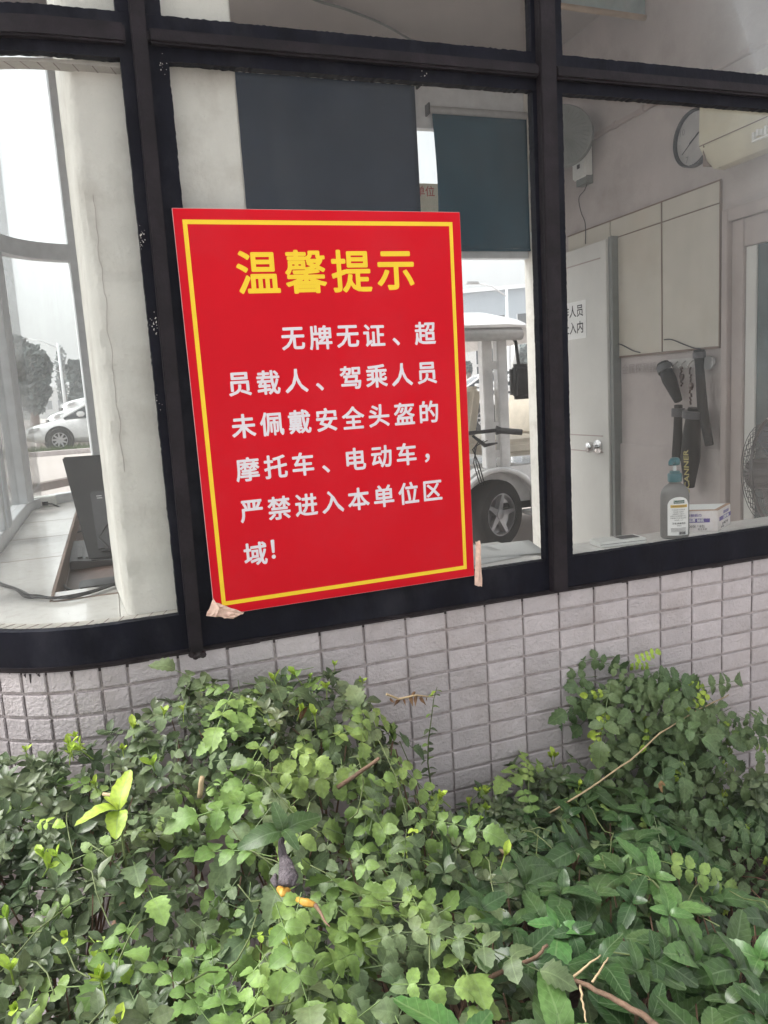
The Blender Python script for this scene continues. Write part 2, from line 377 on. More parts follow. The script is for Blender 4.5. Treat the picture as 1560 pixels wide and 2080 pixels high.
mb = MB(); strip(mb, 0.7145, 1.64, 1.199, 1.225, 0.0062, 0.027, step=0.3); mb.build('transom_cap', M['cap'], booth, bevel=0.005, seg=3)
mb = MB(); strip(mb, -1.1, 2.1, ZB0 + 0.000, ZB0 + 0.006, 0.0071, 0.011, step=0.03); mb.build('frame_lip', M['cap'], booth)
# ragged dark paint smeared over the top tile course
mb = MB(); strip(mb, -1.1, 2.1, 0.036, ZB0, -0.006, 0.0025, rag=0, ragb=0.013, seed=8)
mb.build('paint_smear', M['paint'], booth)
mb = MB()   # drips of dark mastic at the left mullion foot and under the curved sill
for s, l in ((-0.168, 0.014), (-0.155, 0.020), (-0.147, 0.012), (-0.178, 0.010), (-0.486, 0.03), (-0.470, 0.016), (-0.405, 0.012), (-0.498, 0.02)):
    a = W(s, 0.04, 0.0028); b = W(s + R.uniform(.0, .012), 0.04 - l, 0.0022); mb.tube([a, (a + b) / 2 + Vector((R.uniform(-.002, .002), 0, 0)), b], [0.0035, 0.0022, 0.0006], 5)
for s in (-0.165, -0.158, -0.15, -0.172):
    mb.lathe([(0.001, -.004), (0.006, -.003), (0.008, 0), (0.006, .003), (0.001, .004)], W(s, 0.036 + R.uniform(-.004, .004), 0.003), (0, 1, 0), 8, cap=True)
mb.build('paint_drip', M['paint'], booth, smooth=True)
# white scuff marks on the frame
mb = MB()
for (s_, z_, n_, sc_) in ((-0.186, .86, 22, .010), (-0.178, .70, 20, .010), (-0.187, .56, 7, .012), (-0.115, 1.172, 12, .010), (.41, 1.19, 8, .012)):
    for _ in range(n_):
        a = R.gauss(0, sc_ * .35 if sc_ < .013 else sc_); b = R.gauss(0, sc_ if z_ > .1 else .003); r_ = R.uniform(.0004, .0013)
        mb.lathe([(r_, 0), (r_ * .7, .0004), (.0001, .0006)], W(s_ + a, z_ + b, .0071), (0, -1, 0), 5, sy=R.uniform(.5, 1.8))
mb.build('plaster_splash', M['mosaic'] if 'mosaic' in M else M['plaster'], booth, kind='stuff')
# glass
def pane(s0, s1, z0, z1, F=W, mt='glass', **k):
    mb = MB(); sheet(mb, s0, s1, z0, z1, -0.012, -0.007, F, 0.03)
    return mb.build('glass_pane', M[mt], booth, smooth='auto', **k)
pane(-0.91, -0.180, 0.115, 1.185, mt='glassl', label='curved pane at the rounded corner'); pane(-0.120, 0.675, 0.115, 1.185, label='large pane behind the red sign'); pane(0.735, 1.63, 0.115, 1.185, label='large pane with the sanitizer bottle behind it')
pane(-0.91, -0.180, 1.245, ZTOP + .01); pane(-0.120, 0.675, 1.245, ZTOP + .01); pane(0.735, 1.63, 1.245, ZTOP + .01)
pane(1.69, 2.12, 0.115, 1.185); pane(1.69, 2.12, 1.245, ZTOP + .01)
# hatched mosaic edging at top and bottom of the curved opening
M['mosaic'] = mat('pale_mosaic_edge', (0.47, 0.44, 0.40), 0.8, 0.1, 30)
for zz in (0.1205, 1.168):
    mb = MB(); strip(mb, -0.88, -0.19, zz, zz + 0.006, -0.050, -0.014); o = mb.build('sill_edging', M['mosaic'], booth)
    mb = MB()
    s = -0.87
    while s < -0.2:
        p, q = W(s, zz, -0.016), W(s + 0.01, zz, -0.046); dz = 0.0062 if zz < 1 else -0.0002
        mb.tube([p + Vector((0, 0, dz)), q + Vector((0, 0, dz))], 0.0009, 4); s += 0.031 + R.uniform(-.003, .003)
    mb.build('joint', M['grime_shade'], o)

# --- roof, ceiling, floor, inner walls
mb = MB(); mb.box(-0.95, 2.8, -0.30, 2.75, 2.42, 2.62); roof = mb.build('roof', M['plaster'], booth, bevel=0.02)
mb = MB(); mb.box(-0.69, XR - 0.001, 0.02, 2.49, 2.3, 2.41); mb.build('ceiling', M['ceil'], booth)
mb = MB(); strip(mb, -1.2, 2.3, 2.221, 2.419, -0.10, 0.0, W); mb.build('front_wall', M['plaster'], booth)
mb = MB(); strip(mb, -1.2, 2.3, 2.20, 2.419, -0.10, 0.0, WB); mb.build('back_wall', M['wallin'], booth)
mb = MB(); mb.box(-0.6, XR, 0.12, YB, FZ - 0.15, FZ); mb.build('floor', M['floor'], booth)
mb = MB()     # right wall, open beside the street side window of the room
mb.box(XR, XR + 0.18, -0.0, 2.6, GF, 2.42); mb.build('side_wall', M['wallin'], booth)
# back wall: low parapet under the left part, doorway X 1.15 .. 2.1, window over it
mb = MB(); strip(mb, -1.2, 1.12, GF, 0.11, -0.10, 0.0, WB); mb.build('back_wall', M['wallin'], booth)
mb = MB(); mb.box(2.095, XR, 2.40, 2.5, FZ, 2.25); mb.build('corner_post', M['plaster'], booth)
bf = MB()
strip(bf, -1.1, 1.12, 0.11, 0.16, -0.05, 0.01, WB); strip(bf, -1.1, 1.12, 1.245, 1.32, -0.05, 0.01, WB)
bf.box(1.12, 2.094, 2.45, 2.50, 1.255, 1.325); bf.box(0.4, 2.094, 2.455, 2.505, 1.93, 2.14)
for s0, s1 in ((-0.375, -0.305), (-0.87, -0.79), (0.42, 0.50), (1.10, 1.16)): vstrip(bf, s0, s1, 0.11, 2.21, -0.045, 0.012, WB)
strip(bf, -1.1, 2.11, 2.15, 2.21, -0.05, 0.01, WB)
bf.build('back_window_frame', M['alu'], booth)
for s0, s1 in ((-0.80, -0.37), (-0.31, 0.43), (0.5, 1.1)):
    pane(s0, s1, 0.15, 1.25, WB, 'glassb'); pane(s0, s1, 1.31, 2.16, WB, 'glassb')
mb = MB(); mb.box(1.16, 2.11, 2.478, 2.483, 1.325, 2.15); mb.build('glass_pane', M['glassb'], booth)
# left side, window between the two rounded corners
mb = MB()
mb.box(-0.690, -0.60, RC, YB - RC, GF, 0.108); mb.build('side_wall', M['wallin'], booth)
mb = MB()
x0, x1 = -0.70, -0.645
mb.box(x0, x1, 0.4, 2.1, 0.11, 0.165); mb.box(x0, x1, 0.4, 2.1, 1.245, 1.32); mb.box(x0, x1, 0.4, 2.1, 2.15, 2.42)
for y in (0.42, 1.25, 2.04): mb.box(x0 - .003, x1 + .003, y, y + 0.05, 0.165, 2.15)
for y in (1.31, 1.335, 1.36): mb.box(x1 + .001, x1 + .012, y, y + 0.012, 0.165, 1.245)
mb.build('side_window_frame', M['alu'], booth, bevel=0.003)
for y0, y1 in ((0.47, 1.25), (1.3, 2.04)):
    mb = MB(); mb.box(-0.68, -0.675, y0, y1, 0.16, 1.25); mb.build('glass_pane', M['glassb'], booth)
    mb = MB(); mb.box(-0.68, -0.675, y0, y1, 1.31, 2.16); mb.build('glass_pane', M['glassb'], booth)
# pillar with worn arris
def rough_box(mb, x0, x1, y0, y1, z0, z1, n=60, amp=0.002):
    prof = [(x0 - .020, y1), (x0 - .009, (y0 + y1) / 2), (x0 + .001, y0 + .02), (x0 + .010, y0 + .004), (x0 + .018, y0), ((x0 + x1) / 2, y0), (x1 - .018, y0), (x1 - .010, y0 + .004), (x1 - .004, y0 + .02), (x1, (y0 + y1) / 2), (x1, y1)]
    vs = []; k = len(prof)
    for i in range(n + 1):
        z = z0 + (z1 - z0) * i / n
        for j, (x, y) in enumerate(prof):
            f = 2.6 if j in (3, 4) else 0.5
            vs.append((x + amp * f * noise.noise(Vector((z * 28, j, 0.5))), y + amp * f * noise.noise(Vector((z * 28, j, 5.5))), z))
    mb.add(vs, [(i * k + j, i * k + j + 1, (i + 1) * k + j + 1, (i + 1) * k + j) for i in range(n) for j in range(k - 1)] + [((i + 1) * k, (i + 1) * k + k - 1, i * k + k - 1, i * k) for i in range(n)] + [tuple(range(k)), tuple(range(n * k, n * k + k))[::-1]])
mb = MB(); rough_box(mb, -0.288, 0.035, 0.045, 0.36, 0.125, 2.3, 260, 0.0011); pil = mb.build('pillar', M['plaster'], booth, smooth='auto')
mb = MB()      # paint crack running down the arris
pts = []; z = 0.95
while z > 0.42:
    pts.append(Vector((-0.262 + 0.006 * noise.noise(Vector((z * 22, 0, 0))) + 0.003 * noise.noise(Vector((z * 90, 0, 4))), 0.0435, z))); z -= 0.012
mb.tube(pts, 0.0006, 4); mb.build('crack', M['trim'], pil)
# counters
mb = MB(); mb.box(-0.302, 0.70, 0.012, 0.30, 0.085, 0.1195); cnt = mb.build('counter', M['counter'], booth, bevel=0.003)
mb = MB(); mb.box(-0.645, -0.452, 0.302, 2.42, 0.085, 0.119); mb.build('counter', M['counter'], booth, bevel=0.003)
mb = MB(); mb.box(0.702, 2.19, 0.012, 0.15, 0.085, 0.1195); mb.build('counter', M['counter'], booth, bevel=0.003)
mb = MB(); mb.prism([W(s, 0.085, -0.013) for s in srange(-0.92, XS)] + [(-0.303, 0.4, 0.085)], (0, 0, 0.0342)); mb.build('counter', M['counter'], booth)
mb = MB()
for yy in (0.9, 1.32, 1.75): mb.box(-0.645, -0.453, yy, yy + .003, 0.119, 0.1194)
mb.box(-0.453, -0.446, 0.30, 2.42, 0.06, 0.121); mb.box(-0.446, 0.3, 0.295, 0.302, 0.06, 0.121)
mb.build('counter_edge', M['darkline'], booth)
mb = MB(); mb.box(-0.4455, 0.5, 0.303, 1.6, 0.02, 0.05); mb.build('desk_top', M['brown'], booth)
mb = MB(); mb.box(-0.64, 2.19, 0.10, 0.12, FZ, 0.085); mb.build('inner_wall', M['wallin'], booth)

# ================================================================== the red sign
sgn = thing('notice_board', 'red board with yellow title and white lines leaning on the black window frame', 'sign', (0.17, -0.02, 0.12))
TL, TR_, BR, BL = Vector((-.126, -.0195, .914)), Vector((.472, -.0195, .917)), Vector((.467, -.0235, .121)), Vector((-.121, -.0235, .118))
def sp(u, v, d=0.0):           # u, v in mm on the board
    u /= 600; v /= 800
    return BL * (1 - u) * (1 - v) + BR * u * (1 - v) + TL * (1 - u) * v + TR_ * u * v + Vector((0, -d, 0))
mb = MB(); mb.slab([sp(0, 0), sp(600, 0), sp(600, 800), sp(0, 800)], (0, 0.005, 0))
mb.build('board', [M['redge'], M['red']], sgn, bevel=0.0008)
mb = MB(); mb.slab([sp(0.8, 0.8, .0001), sp(599.2, 0.8, .0001), sp(599.2, 799.2, .0001), sp(0.8, 799.2, .0001)], (0, -.0003, 0)); mb.build('red_face', M['red'], sgn)
mb = MB()
o_, i_ = (17, 19, 581, 779), (25.5, 27.5, 573, 770.5)
for q in ([(o_[0], o_[1]), (o_[2], o_[1]), (i_[2], i_[1]), (i_[0], i_[1])], [(o_[2], o_[1]), (o_[2], o_[3]), (i_[2], i_[3]), (i_[2], i_[1])],
          [(o_[2], o_[3]), (o_[0], o_[3]), (i_[0], i_[3]), (i_[2], i_[3])], [(o_[0], o_[3]), (o_[0], o_[1]), (i_[0], i_[1]), (i_[0], i_[3])]):
    mb.slab([sp(u, v, .0005) for u, v in q], (0, -.0002, 0))
mb.build('yellow_border', M['yel'], sgn)
def board_text(name, chars, mt, size, bold, parent):
    for ch, u, v in chars:
        me = text_mesh('t', ch, size, mt, 0.0, 0.00004)
        a = centre_mesh(me); c = (a.max(0) + a.min(0)) / 2 if ch not in '、，！' else np.array((0.0, 0, 0))
        n = len(a); fs = [tuple(p.vertices) for p in me.polygons if abs(p.normal.z) > .5 and a[p.vertices[0]][2] > 0]
        mb = MB()
        for k in range(9):
            an = k * math.pi / 4; r_ = bold * size * 1000 if k < 8 else 0
            dx, dy = r_ * math.cos(an), r_ * math.sin(an)
            mb.add([sp(u + (p[0] - c[0]) * 1000 + dx, v + (p[1] - c[1]) * 1000 + dy, 0.0005 + 0.00003 * k) for p in a], fs)
        bpy.data.meshes.remove(me)
        link(name, mb.mesh(name, mt), parent)
board_text('title_character', [(c, 153.5 + 97.2 * i, 680) for i, c in enumerate('温馨提示')], M['yel'], 0.089, 0.020, sgn)
LN = [(2, '无牌无证、超', 549), (0, '员载人、驾乘人员', 464.5), (0, '未佩戴安全头盔的', 381), (0, '摩托车、电动车，', 293.5), (0, '严禁进入本单位区', 207.5), (0, '域！', 118)]
chs = []
for k0, t, v in LN:
    for i, c in enumerate(t):
        u = 96.5 + 58.4 * (i + k0)
        if c == '、': chs.append((c, u + 6, v - 4))
        elif c == '，': chs.append((c, u + 4, v - 1))
        elif c == '！': chs.append((c, u - 8, v + 1))
        else: chs.append((c, u, v))
board_text('text_character', chs, M['whi'], 0.0505, 0.023, sgn)
# paper tape at the corners
def crumpled(mb, pts, nx, ny, amp, seed, th=0.0006):
    # pts: 4 corners
    a, b, c, d = [Vector(p) for p in pts]; vs = []
    for j in range(ny + 1):
        for i in range(nx + 1):
            u, v = i / nx, j / ny
            p = a * (1 - u) * (1 - v) + b * u * (1 - v) + c * u * v + d * (1 - u) * v
            q = Vector((u * 5, v * 3, seed)); p = p + Vector((noise.noise(q + Vector((9, 0, 0))) * amp * .6, -abs(noise.noise(q)) * amp * 1.5, noise.noise(q + Vector((0, 7, 0))) * amp * .6))
            vs.append(p)
    mb.add(vs, [(j * (nx + 1) + i, j * (nx + 1) + i + 1, (j + 1) * (nx + 1) + i + 1, (j + 1) * (nx + 1) + i) for j in range(ny) for i in range(nx)])
mb = MB(); Y0 = -.0265
crumpled(mb, [onY(419, 1250, Y0), onY(474, 1257, Y0), onY(496, 1244, Y0 - .002), onY(440, 1224, Y0)], 9, 6, 0.005, 2)
crumpled(mb, [onY(419, 1251, Y0), onY(438, 1253, Y0 - .008), onY(446, 1236, Y0 - .008), onY(433, 1215, Y0)], 5, 5, 0.004, 5)
o = mb.build('paper_tape', M['tape']); tag(o, 'crumpled beige paper tape stuck over the lower left corner of the red sign', 'tape')
sd = o.modifiers.new('s', 'SOLIDIFY'); sd.thickness = 0.0006
mb = MB()
crumpled(mb, [onY(964, 1188, -.026), onY(979, 1192, -.026), onY(975, 1098, -.027), onY(966, 1100, -.020)], 4, 10, 0.005, 8)
o = mb.build('paper_tape', M['tape']); tag(o, 'narrow torn strip of tape hanging at the lower right corner of the red sign', 'tape')
sd = o.modifiers.new('s', 'SOLIDIFY'); sd.thickness = 0.0006

# ================================================================== things on the sill (right pane)
def col3(n, c, r=0.5, **k):
    if n not in M: M[n] = mat(n, c, r, **k)
    return M[n]
bz = 0.1195
bp = onZ(1372, 1092, bz); bx, by = bp.x, 0.062
bot = thing('sanitizer_bottle', 'grey pump bottle with teal pump and white label on the window sill', 'bottle', (bx, by, bz))
prof = [(0.001, 0), (0.033, 0), (0.0365, 0.003), (0.0375, 0.010), (0.0375, 0.105), (0.0365, 0.118), (0.033, 0.130), (0.026, 0.139), (0.018, 0.144), (0.0155, 0.147), (0.0155, 0.150), (0.001, 0.150)]
mb = MB(); mb.lathe(prof, (bx, by, bz), n=40, sx=1.0, sy=0.62, rz=rad(-22)); mb.build('bottle_body', col3('grey_bottle', (0.15, 0.145, 0.14), 0.4, coat=0.3), bot, smooth='auto')
tl = col3('teal_pump', (0.01, 0.10, 0.12), 0.3, coat=0.3)
mb = MB(); mb.lathe([(0.017, 0.150), (0.0182, 0.151), (0.0182, 0.170), (0.017, 0.172), (0.013, 0.173), (0.013, 0.178), (0.010, 0.179), (0.001, 0.179)], (bx, by, bz), n=28); mb.build('collar', tl, bot, smooth='auto')
mb = MB(); mb.lathe([(0.0045, 0.179), (0.0045, 0.193)], (bx, by, bz), n=14); mb.build('pump_stem', col3('pump_stem_white', (0.6, 0.65, 0.65), 0.4), bot, smooth='auto')
mb = MB(); mb.lathe([(0.010, 0.193), (0.0125, 0.195), (0.0135, 0.200), (0.013, 0.208), (0.010, 0.2125), (0.004, 0.214), (0.001, 0.214)], (bx, by, bz), n=24)
mb.tube([(bx, by, bz + .204), (bx - .012, by - .006, bz + .2055), (bx - .022, by - .011, bz + .202), (bx - .025, by - .0125, bz + .196)], [0.009, 0.0085, 0.0065, 0.005], 12)
mb.build('pump_head', tl, bot, smooth='auto')
# label wraps on the front of the bottle, facing the glass
def onbottle(u, v, off=0.0004):     # u metres round the girth from the label centre, v height
    q = Matrix.Rotation(rad(-22), 3, 'Z'); a = rad(-86) + u / 0.034
    r_ = 0.0375 + off
    p = q @ Vector((r_ * math.cos(a), r_ * math.sin(a) * 0.62, 0)); n = q @ Vector((math.cos(a) * .62, math.sin(a), 0)).normalized()
    return Vector((bx, by, bz + v)) + p + n * off * 2
def wrap_quad(mb, u0, u1, v0, v1, off, rtop=0.0, n=12):
    vs = []
    for i in range(n + 1):
        u = u0 + (u1 - u0) * i / n; t = 2 * i / n - 1
        vt = v1 - rtop * (1 - math.sqrt(max(0, 1 - t * t * .98)))
        vs += [onbottle(u, v0, off), onbottle(u, vt, off), onbottle(u, vt, off - .0003), onbottle(u, v0, off - .0003)]
    k = n + 1
    mb.add(vs, [(i * 4 + j, i * 4 + (j + 1) % 4, i * 4 + 4 + (j + 1) % 4, i * 4 + 4 + j) for i in range(n) for j in range(4)] + [(0, 1, 2, 3), (4 * k - 1, 4 * k - 2, 4 * k - 3, 4 * k - 4)])
mb = MB(); wrap_quad(mb, -0.026, 0.026, 0.010, 0.112, 0.0006, 0.022); lab = mb.build('label', M['paper'], bot)
def wrap_text(body, size, u, v, mt, name='print', parent=lab, off=0.0011, bold=0.0):
    me = text_mesh(name, body, size, mt, bold, 0.00005)
    for vv in me.vertices:
        x, y, z = vv.co; vv.co = onbottle(u + x, v + y, off)
    return link(name, me, parent)
mb = MB(); wrap_quad(mb, -0.012, 0.013, 0.095, 0.103, 0.0009); mb.build('print_band', col3('dark_green_print', (0.01, 0.08, 0.05), 0.5), lab)
mb = MB(); wrap_quad(mb, -0.019, 0.021, 0.084, 0.091, 0.0009); mb.build('print_band', col3('ochre_print', (0.6, 0.38, 0.03), 0.5), lab)
wrap_text('Sanitizer', 0.007, 0.0, 0.099, M['paper'], off=0.0013)
wrap_text('免洗手消毒凝胶', 0.0045, 0.001, 0.0876, M['brown'], off=0.0013)
for i, t in enumerate(('产品名称 手消毒液', '净含量 500毫升', '主要成分 乙醇 水', '使用方法 取适量于手心', '注意事项 外用 避光保存', '有效期 二年')):
    wrap_text(t, 0.0036, -0.001, 0.078 - i * 0.0055, M['dgrey'])
wrap_text('卫生消毒用品', 0.0052, 0.0, 0.042, M['ink'], bold=.01)
wrap_text('500ml', 0.004, 0.0, 0.036, M['ink'])
mb = MB()
for i in range(4): wrap_quad(mb, -0.018, 0.017, 0.029 - i * .003, 0.0297 - i * .003, 0.0009)
for i in range(12): wrap_quad(mb, 0.0 + i * .0014, 0.0 + i * .0014 + R.choice((.0004, .0008)), 0.012, 0.019, 0.0009, n=1)
mb.build('print_lines', M['dgrey'], lab)

# tissue box
tb0 = Vector((0, 0, 0)); cb = onZ(1458, 1080, bz)
tbx = thing('tissue_box', 'low cardboard tissue box printed white and purple beside the pump bottle', 'box', (cb.x, cb.y, bz))
ang1, ang2 = rad(148), rad(32)
e1 = Vector((math.cos(ang1), math.sin(ang1), 0)) * 0.112; e2 = Vector((math.cos(ang2), math.sin(ang2), 0)) * 0.125; ez = Vector((0, 0, 0.058))
c0 = Vector((cb.x, max(cb.y, 0.045), bz + .0003))
card = col3('box_white_card', (0.66, 0.62, 0.62), 0.7, dirt=(0.5, 0.38, 0.3), dscale=20, damt=.5)
kraft = col3('kraft_card', (0.42, 0.27, 0.18), 0.8)
mb = MB(); mb.slab([c0, c0 + e2, c0 + e1 + e2, c0 + e1], ez); mb.build('carton', card, tbx, bevel=0.001)
mb = MB(); t0 = c0 + ez + Vector((0, 0, .0002)); ins = lambda a, b, k=t0: k + e1 * a + e2 * b
mb.slab([ins(0, 0), ins(0, 1), ins(1, 1), ins(1, 0)], (0, 0, .001)); mb.build('lid', kraft, tbx)
mb = MB(); up = Vector((0, 0, .0014)); mb.slab([ins(.1, .1) + up, ins(.1, .93) + up, ins(.95, .93) + up, ins(.95, .1) + up], (0, 0, .0005)); mb.build('top_paper', M['paper'], tbx)
pur = col3('purple_print', (0.07, 0.04, 0.24), 0.6); ora = col3('orange_print', (0.55, 0.2, 0.05), 0.6)
def faceq(o, e, a0, a1, h0, h1, mt, nm='print_band', out=0.0006):
    n = e.cross(Vector((0, 0, 1))).normalized()
    if n.y > 0: n = -n
    q = [o + e * a0 + Vector((0, 0, h0)), o + e * a1 + Vector((0, 0, h0)), o + e * a1 + Vector((0, 0, h1)), o + e * a0 + Vector((0, 0, h1))]
    mb = MB(); mb.slab([p + n * .0001 for p in q], n * out); return mb.build(nm, mt, tbx)
def place_text(body, size, mt, o, xdir, zdir, parent, name='print', bold=0.0, align='CENTER', depth=0.0001):
    me = text_mesh(name, body, size, mt, bold, depth, align); x_ = Vector(xdir).normalized(); z_ = Vector(zdir).normalized(); n = x_.cross(z_)
    for v in me.vertices:
        a, b, c = v.co; v.co = Vector(o) + x_ * a + z_ * b + n * c
    return link(name, me, parent)
faceq(c0, e1, 0.18, 1.0, 0.026, 0.037, pur); faceq(c0, e2, 0.12, 1.0, 0.026, 0.037, pur)
n1 = e1.cross(Vector((0, 0, 1))).normalized(); n1 = n1 if n1.y < 0 else -n1
n2 = e2.cross(Vector((0, 0, 1))).normalized(); n2 = n2 if n2.y < 0 else -n2
for (o_c, e, nn, sg) in ((c0, e1, n1, -1), (c0, e2, n2, 1)):
    place_text('三层加厚 抽纸', 0.0095, M['paper'], o_c + e * .58 + nn * .0012 + Vector((0, 0, .0315)), e * sg, (0, 0, 1), tbx, bold=.01)
    place_text('柔韧亲肤纸巾', 0.0095, pur, o_c + e * .62 + nn * .0008 + Vector((0, 0, .045)), e * sg, (0, 0, 1), tbx, bold=.01)
    place_text('@ 400张 * 8包', 0.009, M['ink'], o_c + e * .55 + nn * .0008 + Vector((0, 0, .015)), e * sg, (0, 0, 1), tbx)
    place_text('原生木浆', 0.006, M['ink'], o_c + e * .35 + nn * .0008 + Vector((0, 0, .007)), e * sg, (0, 0, 1), tbx)
# flat white device
d0 = onZ(1210, 1110, bz); d1 = onZ(1306, 1100, bz)
dev = thing('card_reader', 'flat white card reader lying on the sill left of the pump bottle', 'card reader', ((d0.x + d1.x) / 2, 0.07, bz))
cx_, cy_ = (d0.x + d1.x) / 2, 0.085
q = Matrix.Rotation(rad(-6), 3, 'Z'); P_ = lambda x, y, z: Vector((cx_, cy_, bz)) + q @ Vector((x, y, z))
mb = MB(); mb.slab([P_(-.066, -.03, 0.0003), P_(.066, -.03, 0.0003), P_(.066, .03, 0.0003), P_(-.066, .03, 0.0003)], (0, 0, .014)); b_ = mb.build('reader_body', M['white'], dev, bevel=0.002)
mb = MB(); mb.slab([P_(.0, -.015, .0145), P_(.055, -.015, .0145), P_(.055, .02, .0145), P_(.0, .02, .0145)], (0, 0, .0008)); mb.build('display', M['dgrey'], dev)
mb = MB(); mb.slab([P_(-.066, -.0305, .0075), P_(.066, -.0305, .0075), P_(.066, -.0303, .0085), P_(-.066, -.0303, .0085)], (0, .0001, 0)); mb.build('seam', M['dgrey'], dev)
# papers on the counter behind the red sign
for k, (a, lb) in enumerate((((0.50, 0.09, 0.20, 8), 'white printed sheet on the counter just right of the red sign, lower one'), ((0.60, 0.14, 0.16, -14), 'white printed sheet on the counter just right of the red sign, upper one'))):
    mb = MB(); q = Matrix.Rotation(rad(a[3]), 3, 'Z'); nx_, ny_ = 8, 6; vs = []
    for j in range(ny_ + 1):
        for i in range(nx_ + 1):
            u, v = i / nx_ - .5, j / ny_ - .5
            vs.append(Vector((a[0], a[1] + .06, bz + .001 + k * .0016 + .006 * max(0, u) ** 2 * (1 + 2 * v) + .001 * noise.noise(Vector((u * 5, v * 5, k))))) + q @ Vector((u * .297, v * .16, 0)))
    mb.add(vs, [(j * (nx_ + 1) + i, j * (nx_ + 1) + i + 1, (j + 1) * (nx_ + 1) + i + 1, (j + 1) * (nx_ + 1) + i) for j in range(ny_) for i in range(nx_)])
    o = mb.build('paper_sheet', M['paper'], smooth='auto'); tag(o, lb, 'paper'); sd = o.modifiers.new('s', 'SOLIDIFY'); sd.thickness = 0.0003; sd.offset = 1

# ================================================================== things on the counter at the left
# monitor seen from behind
Z = lambda p: Vector(p)
ml, mt_, mbm = onY(183, 1140, .78), onY(127, 931, .95), None
xr = Vector((0.50, -0.10, 0)); nrm = (mt_ - ml).cross(xr).normalized()
if nrm.y > 0: nrm = -nrm
mon = thing('monitor', 'black computer monitor seen from behind on the desk left of the pillar', 'monitor', (ml.x + .2, .85, 0.05))
mb = MB(); mb.slab([ml, ml + xr, mt_ + xr, mt_], nrm * 0.012); mb.build('screen_shell', M['black'], mon, bevel=0.005)
mv = mt_ - ml
mb = MB(); b0 = ml + xr * .07 + mv * .06 + nrm * .0125; mb.slab([b0, b0 + xr * .76, b0 + xr * .70 + mv * .56, b0 + xr * .04 + mv * .56], nrm * 0.022); hump = mb.build('rear_hump', M['dgrey'], mon, bevel=0.006)
mb = MB()
for i in range(12):
    for j in range(2): a = b0 + xr * (.07 + .05 * i) + mv * (.50 - .02 * j) + nrm * .0222; mb.slab([a, a + xr * .03, a + xr * .03 + mv * .008, a + mv * .008], nrm * .0006)
mb.build('vent_slot', M['lgrey'], hump, kind='stuff')
mb = MB(); st = ml + xr * .5; mb.box(st.x - .03, st.x + .03, st.y + .0, st.y + .03, 0.05, ml.z + .08); mb.box(st.x - .12, st.x + .12, st.y - .08, st.y + .1, 0.0502, 0.062); mb.build('stand', M['black'], mon, bevel=0.004)
mb = MB(); c1 = ml + xr * .2 + mv * .05 + nrm * .03
mb.tube([c1 + mv * .16, c1 + mv * .22 + xr * -.04 + nrm * .02, c1 + mv * .1 + xr * -.1 + nrm * .03, c1 + mv * -.05 + nrm * .02 + xr * -.04, c1 + mv * -.2 + xr * .06, c1 + mv * -.3 + xr * .2], 0.003, 7); mb.build('cable', M['black'], mon, smooth=True)
# keyboard
kb = thing('keyboard', 'grey dusty computer keyboard lying on the desk behind the monitor', 'keyboard', (-.34, 1.0, .05))
mb = MB(); mb.box(-.405, -.25, .60, .70, .0502, .078); tag(mb.build('keyboard_tray', M['black'], bevel=.004), 'low black tray on the brown desk in front of the monitor foot', 'tray')
kBL = onZ(143, 1158, .052) + Vector((.17, 0, 0)); kx = Vector((-.03, 1, 0)).normalized(); kz = Vector((0, 0, 1)); ky = kz.cross(kx)
K_ = lambda x, y, z: kBL + kx * x + ky * y + kz * z
mb = MB(); mb.hexa([K_(0, 0, 0), K_(.42, 0, 0), K_(.42, .17, 0), K_(0, .17, 0), K_(0, 0, .014), K_(.42, 0, .014), K_(.42, .17, .028), K_(0, .17, .028)]); kbb = mb.build('keyboard_body', col3('worn_grey_plastic', (0.13, 0.13, 0.135), .5), kb, bevel=.003)
km = MB(); km.box(-.0075, .0075, -.0075, .0075, 0, .006); kme = km.mesh('key', col3('worn_key_grey', (.2, .2, .2), .5))
for r_ in range(6):
    for c in range(14):
        o = bpy.data.objects.new('key', kme); COL.objects.link(o); o.parent = kbb
        o.location = K_(.03 + c * .0185 + r_ * .003, .018 + r_ * .024, .016 + r_ * .0022); o.rotation_euler = Matrix((kx, ky, kz)).transposed().to_euler()
# adapters
for (px, py, yy, lb, w) in ((92, 1028, 2.20, 'small white plastic box at the far end of the counter beside the window post', .095), (8, 1034, 2.15, 'white plastic box at the left edge of the photo behind the window post', .075)):
    p = onZ(px, py, .1195); 
    t = thing('white_box', lb, 'box', p)
    mb = MB(); mb.box(p.x - w / 2, p.x + w / 2, p.y - .03, p.y + .05, .1197, .165); bb = mb.build('casing', M['white'], t, bevel=.004)
    mb = MB(); mb.box(p.x - .01, p.x + .016, p.y - .0315, p.y - .029, .125, .143); mb.build('socket', M['ink'], t)
    if px > 50:
        a = p + Vector((.005, -.03, .015)); mb = MB(); mb.tube([a, a + Vector((.03, -.04, .0)), a + Vector((.07, -.06, -.02)), a + Vector((.14, -.3, -.03))], .004, 6); mb.build('cable', M['black'], t, smooth=True)
